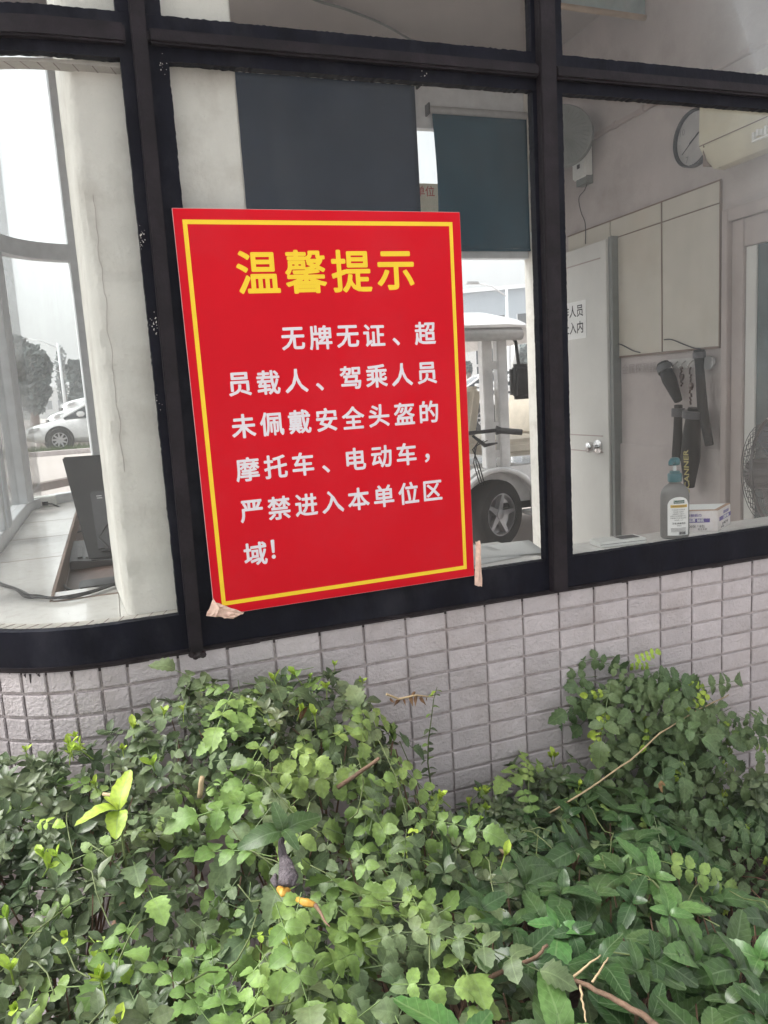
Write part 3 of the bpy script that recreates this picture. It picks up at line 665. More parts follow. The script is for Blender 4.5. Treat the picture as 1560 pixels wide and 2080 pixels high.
# cable bundle along the counter edge
def cable(name, pts, r_, mt, lb, cat='cable', group=None, parts=1, jit=0.0):
    mb = MB()
    for k in range(parts):
        pp = [Vector(p) + Vector((R.uniform(-jit, jit), R.uniform(-jit, jit), k * r_ * .5)) for p in pts]
        fine = []
        for i in range(len(pp) - 1):
            p0 = pp[max(i - 1, 0)]; p1 = pp[i]; p2 = pp[i + 1]; p3 = pp[min(i + 2, len(pp) - 1)]
            for t in (0, .25, .5, .75):
                fine.append(.5 * ((2 * p1) + (-p0 + p2) * t + (2 * p0 - 5 * p1 + 4 * p2 - p3) * t * t + (-p0 + 3 * p1 - 3 * p2 + p3) * t ** 3))
        fine.append(pp[-1]); mb.tube(fine, r_, 6)
    o = mb.build(name, mt, smooth=True)
    if lb: tag(o, lb, cat, group)
    return o
zz = .126
cable('cable_bundle', [onZ(-25, 1170, zz), onZ(0, 1187, zz), onZ(30, 1198, zz), onZ(52, 1211, zz), onZ(80, 1214, zz), onZ(108, 1217, zz), onZ(150, 1213, zz), onZ(200, 1200, zz), onZ(245, 1183, zz)], .0028, M['black'], 'dark tangled cable bundle lying across the white counter at left', parts=4, jit=.006)
cable('cable', [onZ(142, 1100, 0.06), onZ(129, 1125, 0.06), onZ(126, 1165, 0.06), onZ(130, 1190, .07), onZ(150, 1200, .09), onZ(190, 1196, .115), onZ(240, 1184, .124)], .004, M['black'], 'thick black cable looping round the keyboard towards the counter edge')
cable('cable', [onZ(122, 1080, .06), onZ(140, 1065, .06), onZ(165, 1050, .06)], .003, M['black'], 'short black cable beside the monitor foot at left')
cable('cable', [onZ(123, 1095, .06), onZ(145, 1085, .06), onZ(168, 1078, .06)], .003, M['dgrey'], 'thin grey cable over the papers left of the monitor')
for k, (x, y, a, lb) in enumerate(((-.36, 1.15, 10, 'white paper sheet on the desk behind the monitor'), (-.39, .42, -8, 'white paper corner on the brown desk just behind the counter edge'))):
    mb = MB(); q = Matrix.Rotation(rad(a), 3, 'Z'); c = Vector((x, y, .0505)); mb.slab([c + q @ Vector(p) for p in ((-.07, -.10, 0), (.07, -.10, 0), (.07, .10, 0), (-.07, .10, 0))], (0, 0, .002)); o = mb.build('paper_sheet', M['paper']); tag(o, lb, 'paper')

# ================================================================== blinds
def blind(name, lb, x0, x1, z0, z1, y, mt, roller=True):
    t = thing(name, lb, 'blind', ((x0 + x1) / 2, y, z0)); mb = MB(); vs = []; nx_, nz_ = 30, 16
    for j in range(nz_ + 1):
        for i in range(nx_ + 1):
            u, v = i / nx_, j / nz_; w = .012 * noise.noise(Vector((u * 3, v * 1.5, x0))) * (1 - v)
            vs.append((x0 + (x1 - x0) * u + (.012 * math.sin(v * 3.1) if i in (0,) else 0), y + w, z0 + (z1 - z0) * v))
    mb.add(vs, [(j * (nx_ + 1) + i, j * (nx_ + 1) + i + 1, (j + 1) * (nx_ + 1) + i + 1, (j + 1) * (nx_ + 1) + i) for j in range(nz_) for i in range(nx_)])
    c = mb.build('cloth', mt, t, smooth='auto'); s_ = c.modifiers.new('s', 'SOLIDIFY'); s_.thickness = .0015
    if roller:
        mb = MB(); mb.tube([(x0 - .02, y, z1 + .018), (x1 + .02, y, z1 + .018)], .02, 14); mb.build('roller', M['lgrey'], t, smooth='auto')
        mb = MB(); mb.box(x0 - .028, x0 - .02, y - .025, y + .05, z1 - .01, z1 + .045); mb.build('bracket', M['dgrey'], t)
        mb = MB(); mb.box(x1 + .02, x1 + .028, y - .025, y + .05, z1 - .01, z1 + .045); mb.build('bracket', M['dgrey'], t)
    mb = MB(); mb.box(x0, x1, y - .006, y + .006, z0 - .012, z0); mb.build('bottom_bar', mt, t, bevel=.002)
    return t
pA, pB, pC = onY(490, 155, 2.43), onY(848, 300, 2.43), onY(505, 425, 2.43)
blind('roller_blind', 'wide dark navy roller blind behind the upper half of the red sign', pA.x - .12, pB.x, 1.36, 2.13, 2.43, M['navy'])
pA, pB, pC = onY(873, 230, 2.43), onY(1060, 237, 2.43), onY(1068, 506, 2.43)
blind('roller_blind', 'narrow teal roller blind above the doorway right of the navy blind', pA.x + .012, pB.x + .03, pC.z, pA.z, 2.43, M['teal'])
# hanging scroll print near the ceiling
p0, p1 = onY(1142, 12, 1.55), onY(1335, 40, 1.55)
scr = thing('hanging_scroll', 'pale blue scroll print with a wooden bottom rod hanging from the ceiling at top right', 'scroll', ((p0.x + p1.x) / 2, 1.55, p1.z))
mb = MB(); mb.tube([(p0.x - .1, 1.55, p0.z), (p1.x, 1.55, p1.z)], .013, 12); mb.build('rod', col3('pale_wood', (.42, .33, .25), .5), scr, smooth='auto')
mb = MB(); mb.box(p0.x - .08, p1.x - .07, 1.545, 1.548, (p0.z + p1.z) / 2, 2.297); mb.build('print', mat('pale_blue_print', (.34, .42, .42), .7, .25, 5, dirt=(.5, .5, .48), dscale=9), scr)
# cable along the ceiling
cable('ceiling_cable', [onZ(560, -40, 2.292), onZ(640, 0, 2.288), onZ(700, 18, 2.28), onZ(780, 50, 2.27), onZ(850, 88, 2.26), onZ(930, 110, 2.27)], .006, M['fgrey'], 'grey cable drooping along the booth ceiling above the navy blind')

# ================================================================== right hand inside wall
def XW(px, py, off=0.0): return onX(px, py, XR - off)
def xbox(mb, y0, y1, z0, z1, d0, d1): mb.box(XR - d1, XR - d0, min(y0, y1), max(y0, y1), min(z0, z1), max(z0, z1))
# panels
ya, yb, yc, yd = XW(1156, 473).y, XW(1244, 560).y, XW(1348, 560).y, XW(1466, 560).y
z_t, z_m, z_b = 1.32, 1.235, 0.655
for (y0, y1, lb) in ((yb, yc, 'cream wall board left of the two, above the hook rack'), (yc, yd, 'cream wall board right of the two, beside the door frame'), (ya, yb, 'narrow cream wall board over the pale door')):
    t = thing('wall_board', lb, 'board', (XR - .01, (y0 + y1) / 2, z_b))
    if y0 != ya:
        mb = MB(); xbox(mb, y0 - .004, y1 + .004, z_b, z_m - .004, .0, .010); mb.build('lower_panel', M['cream'], t, bevel=.001)
    mb = MB(); xbox(mb, y0 - .004, y1 + .004, z_m + .002, z_t, .0, .010); mb.build('upper_panel', M['cream'], t, bevel=.001)
    mb = MB(); xbox(mb, y0, y1, z_t, z_t + .006, .001, .012); xbox(mb, y0, y1, z_m - .003, z_m + .001, .001, .0085)
    if y0 != ya: xbox(mb, y1 - .002, y1 + .003, z_b, z_t, .001, .012); xbox(mb, y0, y1, z_b - .010, z_b - .001, .001, .012)
    mb.build('edge_strip', M['darkline'], t)
# low wainscot step
mb = MB(); xbox(mb, XW(1470, 925).y, 1.80, FZ, .212, .0005, .012); w_ = mb.build('wainscot', M['wallin'], booth, bevel=.003)
# pale door in the side wall, with knob
XD = 0.06
dy0, dy1 = onX(1234, 700, XR - XD).y, 2.42
dr = MB(); dz1 = onX(1230, 486, XR - XD).z
xbox(dr, dy0, dy1, FZ + .01, dz1, .02, XD); door = dr.build('door', M['door'], booth, bevel=.003)
mb = MB(); xbox(mb, dy0 - .028, dy0 - .001, FZ + .01, dz1 + .01, .0, XD - .012); mb.build('door_jamb', M['fgrey'], booth)
mb = MB()
zp = onX(1190, 885, XR - XD).z
xbox(mb, dy0 + .05, dy1, zp, zp + .006, XD, XD + .003); xbox(mb, dy0 + .05, dy1, zp - .085, zp - .079, XD, XD + .003); xbox(mb, dy0 + .05, dy1, dz1 - .085, dz1 - .079, XD, XD + .003)
mb.build('moulding', M['trim'], door)
kp = onX(1216, 907, XR - XD)
mb = MB(); mb.lathe([(0.036, 0), (0.036, .006), (.012, .010), (.011, .03), (.026, .042), (.030, .055), (.026, .068), (.012, .075), (.001, .076)], kp, (-1, 0, 0), 24); mb.build('knob', M['chrome'], door, smooth='auto')
s0, s1 = onX(1190, 608, XR - XD), onX(1190, 686, XR - XD)
ns = thing('paper_sign', 'white paper sign with black characters on the pale door', 'sign', (XR - XD, s0.y + .15, s1.z))
mb = MB(); xbox(mb, s0.y, s0.y + .40, s1.z, s0.z, XD + .0005, XD + .002); mb.build('sheet', M['paper'], ns)
hh = (s0.z - s1.z)
for t_, k in (('非工作人员', .72), ('禁止入内', .28)):
    place_text(t_, hh * .34 * (1 if len(t_) == 5 else 1.0), M['ink'], (XR - XD - .003, s0.y + .02, s1.z + hh * k), (0, -1, 0), (0, 0, 1), ns, 'lettering', align='RIGHT', bold=.01)
# second door frame with dark green glass
fr_ = thing('glazed_door', 'dark green glazed door with pale wide trim at the right edge', 'door', (XR - .03, .7, FZ))
fy = XW(1482, 560).y; fz = XW(1500, 423).z
mb = MB(); xbox(mb, fy - .035, fy, FZ, fz + .0, .0, .045); xbox(mb, -.0 + .2, fy - .036, fz - .05, fz, .0, .045); xbox(mb, fy - .10, fy - .036, FZ, fz - .05, 0, .025); xbox(mb, .2, fy - .101, fz - .16, fz - .051, 0, .025)
mb.build('door_frame', M['trim'], fr_, bevel=.003)
mb = MB(); xbox(mb, fy - .155, fy - .1015, FZ, fz - .161, .0, .015); mb.build('stile', M['door'], fr_, bevel=.002)
mb = MB(); xbox(mb, .2, fy - .156, FZ, fz - .161, .0, .008); mb.build('glass', M['greeng'], fr_)
# faint printed words on the wall
fa = XW(1288, 738); o = place_text('金属探测器', .052, col3('faded_print', (.33, .29, .28), .9), (XR - .0125, fa.y - .05, fa.z - .03), (0, -1, 0), (0, 0, 1), None, 'wall_lettering', align='CENTER'); o.matrix_parent_inverse = Matrix()
tag(o, 'faded grey characters printed on the wall left of the hook rack', 'lettering')
# hook rack, keys, batons
h0, h1 = XW(1362, 740), XW(1442, 734)
hk = thing('hook_rack', 'white wall hook rack with a small round end holding keys', 'hook rack', (XR - .02, (h0.y + h1.y) / 2, h0.z))
mb = MB(); xbox(mb, h0.y, h1.y, h1.z - .022, h1.z + .022, .012, .022); rk = mb.build('rack_plate', col3('rack_white', (.5, .47, .45), .5), hk, bevel=.003)
mb = MB()
for i in range(5): y = h0.y + (h1.y - h0.y) * (i + .5) / 5; mb.tube([(XR - .022, y, h1.z + .01), (XR - .045, y, h1.z - .005), (XR - .05, y, h1.z - .02), (XR - .06, y, h1.z - .012)], .003, 6)
mb.build('hook', M['chrome'], hk, smooth=True)
mb = MB(); p = XW(1440, 737, .02); mb.lathe([(.001, 0), (.03, 0), (.03, .012), (.001, .012)], (XR - .012, p.y, p.z), (-1, 0, 0), 18); mb.build('round_end', M['lgrey'], hk, smooth='auto')
batm = col3('black_rubber', (.006, .007, .007), .6, spec=.2)
def baton(lb, pts, r_, off=.06):
    P3 = [XW(px, py, off) for px, py in pts]; t = thing('metal_detector_wand', lb, 'wand', P3[-1], group='black wands hanging from the hook rack')
    seg = MB(); seg.tube(P3, r_, 12); seg.build('wand_shaft', batm, t, smooth='auto', bevel=.002)
    a = P3[0].lerp(P3[1], .15); b = P3[0].lerp(P3[1], .5)
    mb = MB(); mb.tube([a, b], max(r_) * 1.12, 12); mb.build('grip', M['dgrey'], t, smooth='auto')
    return t
baton('bent black wand, leftmost and highest tilted on the hook rack', [(1346, 738), (1360, 772), (1378, 815)], [.028, .032, .018])
baton('straight black wand hanging behind the teal pump bottle', [(1378, 822), (1377, 870), (1376, 935)], [.018, .019, .026])
baton('long black wand hanging rightmost, touching the round rack end', [(1420, 710), (1421, 745), (1427, 830), (1441, 905)], [.024, .018, .022, .018])
w4 = baton('widest black wand with yellow lettering, in the middle of the rack', [(1410, 828), (1406, 870), (1402, 930), (1400, 990)], [.026, .036, .042, .022], .075)
pw = XW(1395, 958, .125); place_text('SCANNER', .042, col3('dull_yellow_print', (.35, .3, .1), .6), pw, (0, .05, 1), (0, 1, -.05), w4, 'lettering', bold=.02)
for k, (px, y0_, y1_, lb) in enumerate(((1384, 745, 785, 'small bunch of keys on the second hook'), (1403, 745, 822, 'long key string hanging from the middle hook'))):
    mb = MB(); n_ = 10
    for i in range(n_):
        a = XW(px + R.uniform(-3, 3), y0_ + (y1_ - y0_) * i / n_, .055); b = XW(px + R.uniform(-3, 3), y0_ + (y1_ - y0_) * (i + 1) / n_, .055); mb.tube([a, b], .004, 5)
    p = XW(px + 3, (y0_ + y1_) / 2, .055); mb.lathe([(.001, 0), (.014, 0), (.014, .01), (.001, .01)], p, (-1, .2, 0), 10)
    o = mb.build('keys', col3('dark_rust', (.06, .03, .025), .5), smooth=True); tag(o, lb, 'keys')
# cable drooping along the boards
def wallc(pts, r_, lb, off=.016, mt='dgrey'): return cable('cable', [XW(a, b, off) for a, b in pts], r_, M[mt], lb)
wallc([(1248, 698), (1262, 700), (1285, 712), (1300, 716)], .003, 'thin wall cable drooping under the left cream board')
wallc([(1349, 690), (1365, 690), (1390, 700), (1410, 707), (1422, 708)], .003, 'thin wall cable drooping above the hook rack')
# device with wires and round wall fan
p0, p1 = XW(1177, 302), XW(1206, 357)
dv = thing('doorbell_box', 'small white wall box with two dark buttons and thin wires', 'wall box', (XR - .03, (p0.y + p1.y) / 2, p1.z))
mb = MB(); xbox(mb, p0.y, p1.y, p1.z, p0.z, .0, .05); bb = mb.build('casing', M['white'], dv, bevel=.008, seg=3)
ym = (p0.y + p1.y) / 2; mb = MB()
for k in (.75, .35): z_ = p1.z + (p0.z - p1.z) * k; mb.box(XR - .0515, XR - .049, ym - .012, ym + .012, z_ - .01, z_ + .01)
mb.build('button', M['dgrey'], dv)
wallc([(1197, 358), (1188, 385), (1176, 402), (1180, 430), (1189, 455), (1189, 495)], .0022, 'thin wire hanging down from the white wall box')
cd = MB(); zc = onX(1200, 300, XR).z
cd.box(XR - .02, XR, .5, p1.y + .0, p0.z + .002, p0.z + .024)
for i in range(6): cd.box(XR - .024, XR, .7 + i * .21, .725 + i * .21, p0.z - .002, p0.z + .028)
o = cd.build('conduit', M['trim'], bevel=.003); tag(o, 'brownish conduit running along the inside wall from the white wall box', 'conduit')
fp = XW(1141, 280, .20)
fan = thing('wall_fan', 'round dusty wall fan in the room corner behind the middle mullion', 'fan', fp)
mb = MB(); mb.lathe([(.145, 0), (.155, .01), (.155, .02), (.145, .03)], fp, (-.5, -.86, .1), 40); mb.build('rim', M['fgrey'], fan, smooth='auto')
mb = MB(); ax = Vector((-.5, -.86, .1)).normalized(); u_ = ax.orthogonal().normalized(); v_ = ax.cross(u_)
for i in range(36): a = i * math.pi / 18; mb.tube([fp + ax * .035 + (u_ * math.cos(a) + v_ * math.sin(a)) * .02, fp + ax * .045 + (u_ * math.cos(a) + v_ * math.sin(a)) * .1, fp + ax * .02 + (u_ * math.cos(a) + v_ * math.sin(a)) * .15], .0012, 4)
mb.build('grille', M['fgrey'], fan)
mb = MB(); mb.lathe([(.001, -.01), (.13, -.01), (.13, -.002), (.001, -.002)], fp, ax, 30); mb.build('fan_disc', col3('dusty_fan_dark', (.16, .165, .155), .7), fan)
mb = MB(); mb.tube([fp, (XR, fp.y + .1, fp.z - .05)], .02, 8); mb.box(XR - .04, XR, fp.y + .03, fp.y + .12, fp.z - .2, fp.z + .05); mb.build('bracket', M['fgrey'], fan)
# wall clock
cA = XW(1366, 285, .04); cT, cB_ = XW(1395, 227, .03), XW(1392, 344, .03)
rc = (cT.z - cB_.z) / 2; cc = Vector((XR - .002, cA.y - rc + .01, (cT.z + cB_.z) / 2))
clk = thing('wall_clock', 'round wall clock with thin dark rim half hidden by the air conditioner', 'clock', cc)
mb = MB(); mb.lathe([(rc - .008, .0), (rc, 0), (rc, .028), (rc - .004, .03), (rc - .008, .028)], cc, (-1, 0, 0), 56, cap=False); mb.build('rim', M['black'], clk, smooth='auto')
mb = MB(); mb.lathe([(.001, 0), (rc - .0085, 0), (rc - .0085, .012), (.001, .012)], cc, (-1, 0, 0), 48); mb.build('dial', col3('clock_dial', (.42, .40, .39), .6), clk)
for i in range(12):
    a = 2 * math.pi * (i + 1) / 12; place_text(str(i + 1), .036, M['lgrey'] if i % 3 else M['fgrey'], cc + Vector((-.0125, -math.sin(a) * rc * .76, math.cos(a) * rc * .76)), (0, -1, 0), (0, 0, 1), clk, 'numeral')
def hand(a, l, w): 
    d = Vector((0, -math.sin(a), math.cos(a))); s_ = Vector((0, math.cos(a), math.sin(a))); b = cc + Vector((-.0145, 0, 0)); mb = MB()
    mb.slab([b - d * .03 - s_ * w, b - d * .03 + s_ * w, b + d * l + s_ * w * .4, b + d * l - s_ * w * .4], (-.001, 0, 0)); mb.build('hand', M['ink'], clk)
hand(rad(238), rc * .75, .003); hand(rad(62), rc * .5, .004)
# air conditioner
acd = .20
a0 = onX(1412, 235, XR - acd); a1 = onX(1430, 330, XR - acd)
ac = thing('air_conditioner', 'yellowed wall air conditioner with an open louvre at top right', 'air conditioner', (XR - .1, .85, a1.z))
yE, zT, zB = onX(1418, 290, XR - acd).y, onX(1412, 222, XR - acd).z + .03, onX(1440, 333, XR - acd).z
prof = [(0, zB + .03), (.08, zB - .005), (.14, zB + .0), (.175, zB + .03), (acd, zB + .075), (acd + .003, zB + .1), (acd, zT - .03), (acd - .02, zT), (0, zT)]
mb = MB(); mb.prism([(XR - d, yE, z) for d, z in prof], (0, -.86, 0)); mb.build('casing', M['oldcream'], ac, bevel=.008, seg=3)
mb = MB(); mb.prism([(XR - d, yE - .03, z) for d, z in ((.145, zB - .004), (.18, zB + .026), (.203, zB + .066), (.2065, zB + .066), (.186, zB + .02), (.15, zB - .010))], (0, -.80, 0)); mb.build('louvre', M['oldcream'], ac, bevel=.0015)
mb = MB(); mb.box(XR - acd - .0045, XR - acd + .02, yE - .83, yE - .01, zB + .0765, zB + .079); mb.box(XR - acd - .002, XR - .1, yE - .032, yE - .029, zB - .002, zB + .076); mb.build('seam', M['darkline'], ac)
p = onX(1545, 272, XR - acd - .01); mb = MB()
for i in range(7): mb.box(p.x - .012, p.x + .0, p.y - .09 + i * .018, p.y - .08 + i * .018, p.z - .012 + .004 * (i % 3), p.z + .012 + .005 * (i % 2))
mb.box(p.x - .006, p.x + .004, p.y - .1, p.y + .035, p.z - .018, p.z - .012); mb.build('damaged_louvre', M['white'], ac)
# floor fan in front of the green door
fc = onX(1584, 960, 1.95)
ff = thing('pedestal_fan', 'black wire grille floor fan at the right edge before the green door', 'fan', (fc.x, fc.y, FZ))
ax = Vector((.30, -.94, .10)).normalized(); u_ = ax.orthogonal().normalized(); v_ = ax.cross(u_); rf = .20
for side, dd in ((1, .05), (-1, -.05)):
    mb = MB()
    for i in range(48):
        a = i * math.pi / 24; d_ = u_ * math.cos(a) + v_ * math.sin(a); mb.tube([fc + ax * dd * 1.5 + d_ * .03, fc + ax * dd * 1.35 + d_ * rf * .5, fc + ax * dd * .8 + d_ * rf * .9, fc + d_ * rf], .0013, 4)
    for k in (.25, .45, .62, .78, .9): 
        hgt = dd * (1.45 - .6 * k * k * 1.1); mb.tube([fc + ax * hgt + (u_ * math.cos(t * math.pi / 16) + v_ * math.sin(t * math.pi / 16)) * rf * k for t in range(33)], .0013, 4, cap=False)
    mb.build('grille', M['black'], ff)
mb = MB(); mb.tube([fc + (u_ * math.cos(t * math.pi / 20) + v_ * math.sin(t * math.pi / 20)) * rf for t in range(41)], .006, 6); mb.build('rim', M['black'], ff, smooth=True)
for b in range(3):
    a = b * 2 * math.pi / 3 + .3; d_ = u_ * math.cos(a) + v_ * math.sin(a); e_ = ax.cross(d_); mb = MB()
    mb.slab([fc + d_ * .04, fc + d_ * .2 - e_ * .03, fc + d_ * .2 + e_ * .09 + ax * .02, fc + d_ * .05 + e_ * .06 + ax * .03], ax * .003); mb.build('blade', col3('blue_black_blade', (.02, .03, .06), .3), ff, bevel=.001)
mb = MB(); mb.lathe([(.03, -.12), (.055, -.1), (.06, -.02), (.04, .01), (.035, .06), (.02, .075), (.001, .08)], fc, ax, 20); mb.build('motor', M['black'], ff, smooth='auto')
mb = MB(); mb.tube([fc - ax * .06, (fc.x + .04, fc.y + .04, fc.z - .25), (fc.x + .04, fc.y + .04, FZ + .03)], .016, 10); mb.build('pole', M['black'], ff, smooth=True)
mb = MB(); mb.lathe([(.001, 0), (.19, 0), (.185, .02), (.05, .04), (.001, .04)], (fc.x + .04, fc.y + .04, FZ), n=28); mb.build('base', M['black'], ff, smooth='auto')

# ================================================================== yard behind the booth
def hexb(mb, pts): return mb.hexa(pts)
wp = col3('white_vehicle_paint', (.72, .72, .72), .25, coat=.8)
cg = col3('dark_car_glass', (.03, .035, .04), .08)
tyre = col3('tyre_rubber', (.02, .02, .02), .8)
rimm = col3('alloy_rim', (.45, .45, .46), .3, metal=.8)
def wheel(parent, c, r_, w, ax, n_sp=5, nm='wheel'):
    c = Vector(c); ax = Vector(ax).normalized(); mb = MB()
    mb.lathe([(r_ * .62, -w / 2), (r_ * .9, -w / 2), (r_ * .98, -w * .38), (r_, -w * .2), (r_, w * .2), (r_ * .98, w * .38), (r_ * .9, w / 2), (r_ * .62, w / 2), (r_ * .60, w * .3), (r_ * .60, -w * .3)], c, ax, 36, cap=False)
    wh = mb.build(nm, tyre, parent, smooth='auto')
    u_ = ax.orthogonal().normalized(); v_ = ax.cross(u_); mb = MB()
    mb.lathe([(r_ * .61, -w * .3), (r_ * .64, w * .46), (r_ * .58, w * .46), (r_ * .55, w * .2), (r_ * .2, w * .05), (.001, w * .05)], c, ax, 30, cap=False)
    mb.lathe([(r_ * .16, w * .05), (r_ * .14, w * .42), (.001, w * .44)], c, ax, 16, cap=False)
    for k in range(n_sp):
        a = 2 * math.pi * k / n_sp; d_ = u_ * math.cos(a) + v_ * math.sin(a); e_ = ax.cross(d_)
        mb.hexa([c + d_ * r_ * .1 - e_ * r_ * .10 + ax * w * .18, c + d_ * r_ * .1 + e_ * r_ * .10 + ax * w * .18, c + d_ * r_ * .58 + e_ * r_ * .06 + ax * w * .24, c + d_ * r_ * .58 - e_ * r_ * .06 + ax * w * .24,
                 c + d_ * r_ * .1 - e_ * r_ * .10 + ax * w * .38, c + d_ * r_ * .1 + e_ * r_ * .10 + ax * w * .38, c + d_ * r_ * .58 + e_ * r_ * .05 + ax * w * .44, c + d_ * r_ * .58 - e_ * r_ * .05 + ax * w * .44])
    mb.build('rim', [rimm], wh, smooth='auto'); return wh
def loft(mb, secs, cap=True):
    n = len(secs[0]); k = len(secs); vs = [p for s_ in secs for p in s_]
    fs = [(i * n + j, i * n + (j + 1) % n, (i + 1) * n + (j + 1) % n, (i + 1) * n + j) for i in range(k - 1) for j in range(n)]
    if cap: fs += [tuple(range(n))[::-1], tuple(range((k - 1) * n, k * n))]
    mb.add(vs, fs)
def make_car(lb, suv=False, group=None):
    t = thing('parked_car', lb, 'car', (0, 0, 0), group); H = .12 if suv else 0
    # x forward; stations: x, half width, z bottom, z belt/top
    st = [(-2.28, .70, .42, .70), (-2.22, .80, .30, .88 + H), (-1.9, .88, .24, .97 + H), (-1.3, .90, .20, .96 + H), (-.3, .91, .20, .93 + H), (.6, .91, .20, .93 + H), (1.1, .90, .20, .93 + H), (1.6, .87, .22, .84 + H), (2.05, .80, .26, .74 + H), (2.25, .70, .30, .66 + H), (2.32, .55, .36, .56 + H)]
    secs = [[(x, -w * .86, zb), (x, -w, zb + .12), (x, -w, zt - .22), (x, -w * .93, zt - .05), (x, -w * .75, zt), (x, w * .75, zt), (x, w * .93, zt - .05), (x, w, zt - .22), (x, w, zb + .12), (x, w * .86, zb)] for x, w, zb, zt in st]
    mb = MB(); loft(mb, secs); body = mb.build('body', wp, t, smooth='auto'); sub = body.modifiers.new('s', 'SUBSURF'); sub.levels = 1; sub.render_levels = 1
    zr = 1.62 if suv else 1.44
    g_ = [(-2.1 if suv else -1.75, .72, .70, .90 + H, zr - .55), (-1.75 if suv else -1.2, .80, .62, .90 + H, zr - .05), (-.5, .82, .64, .90 + H, zr), (.15, .82, .63, .90 + H, zr - .01), (.55, .80, .60, .90 + H, zr - .12), (1.25, .76, .70, .90 + H, .96 + H)]
    secs = [[(x, -wb, z0), (x, -(wb + wt) / 2, (z0 + z1) / 2), (x, -wt, z1 - .02), (x, wt, z1 - .02), (x, (wb + wt) / 2, (z0 + z1) / 2), (x, wb, z0)] for x, wb, wt, z0, z1 in g_]
    mb = MB(); loft(mb, secs); mb.build('glasshouse', cg, t, smooth='auto')
    secs = [[(x, -wt - .015, z1 - .05), (x, -wt * .9, z1 + .012), (x, wt * .9, z1 + .012), (x, wt + .015, z1 - .05)] for x, wb, wt, z0, z1 in g_[1:5]]
    mb = MB(); loft(mb, secs)
    for sgn_ in (-1, 1):
        for i0, i1 in ((0, 1), (4, 5)):
            a, b = g_[i0], g_[i1]; mb.tube([(a[0], sgn_ * (a[2] + .02), a[4] - .02), (b[0], sgn_ * (b[2] + .02), b[4] - .02)], .035, 6)
        x = -.35; mb.tube([(x, sgn_ * .835, .9 + H), (x + .03, sgn_ * .655, zr - .03)], .035, 6)
    mb.build('roof', wp, t, smooth='auto')
    for sx_ in (1.42, -1.38):
        for sy_ in (-1, 1):
            mb = MB(); mb.lathe([(.37, 0), (.375, .03), (.001, .035)], (sx_, sy_ * .875, .34), (0, sy_, 0), 28); mb.build('wheel_arch', tyre, t)
            wheel(t, (sx_, sy_ * .84, .33), .33, .2, (0, sy_, 0), 9)
    for sy_ in (-1, 1):
        mb = MB(); mb.hexa([(2.02, sy_ * .50, .55 + H), (2.30, sy_ * .48, .50 + H), (2.16, sy_ * .74, .55 + H), (1.95, sy_ * .84, .60 + H), (2.02, sy_ * .50, .68 + H), (2.26, sy_ * .48, .60 + H), (2.12, sy_ * .76, .68 + H), (1.85, sy_ * .86, .72 + H)]); mb.build('headlight', M['lgrey'], t, bevel=.02)
        mb = MB(); mb.box(.72, .92, sy_ * .90 - .12, sy_ * .90 + .12, .93 + H, 1.07 + H); mb.build('mirror', wp, t, bevel=.03)
        mb = MB(); mb.box(-2.27, -2.18, sy_ * .62 - .16, sy_ * .62 + .16, .70 + H, .84 + H); mb.build('tail_light', col3('red_lens', (.3, .01, .01), .3), t, bevel=.01)
    mb = MB(); mb.box(2.24, 2.34, -.45, .45, .40, .52); mb.build('grille', M['black'], t)
    return t
def put(t, x, y, z, rz): t.location = (x, y, z); t.rotation_euler = (0, 0, rad(rz)); return t
carA = make_car('white saloon car nearest the left window, its front wheel fully in view'); put(carA, onY(50, 870, 22.3).x + 2.25, 22.3, GZ, 186)
carB = copy_tree(carA); carB['label'] = 'white parked car directly behind the nearest saloon, only bonnet and windscreen showing'; put(carB, onY(95, 835, 26).x + 2.3, 26.0, GZ, 188)
carC = copy_tree(carA); carC['label'] = 'third white car of the row, rounded roof rising behind the other two'
for y0_, y1_, h_ in ((24.2, 28.2, .34), (28.2, 34, .72)):
    mb = MB(); mb.box(carB.location.x - 2.6, carB.location.x + 9, y0_ + .01, y1_, GZ - .1, GZ + h_); structure(mb.build('raised_parking', M['road'], bevel=.02))
carB.location.z += .34
put(carC, onY(124, 835, 31).x + 2.3, 31.0, GZ + .72, 190)
carD = make_car('white suv beyond the shuttle cart, right of the red sign', True); put(carD, 13.9, 25.5, GZ, 170)
carE = copy_tree(carA); carE['label'] = 'white car with dark windscreen behind the shuttle cart post'; put(carE, 9.8, 15.5, GZ, 165)

# verge, kerb
M['grass'] = mat('verge_grass', (.09, .13, .05), .9, .5, 6, bump=.6, bscale=20)
gm = MB()
for i in range(5200):
    x = R.uniform(-4.5, 3.0); y = R.uniform(20.2, 21.2); h = R.uniform(.10, .34); w = .02; a = R.uniform(0, 3.1)
    if R.random() < .15: y = R.uniform(21.2, 24)
    gm.add([(x, y, GZ), (x + w * 2 * math.cos(a), y + w * math.sin(a), GZ), (x + R.uniform(-.08, .08), y + R.uniform(-.05, .05), GZ + h * .7)], [(0, 1, 2)])
o = gm.build('verge_grass', M['grass'], kind='stuff')
mb = MB(); mb.box(-9, 6, 19.7, 19.95, GZ - .1, GZ + .12); tag(mb.build('kerb', M['mortar'], bevel=.02), 'pale kerb in front of the grass by the nearest white car', 'kerb')
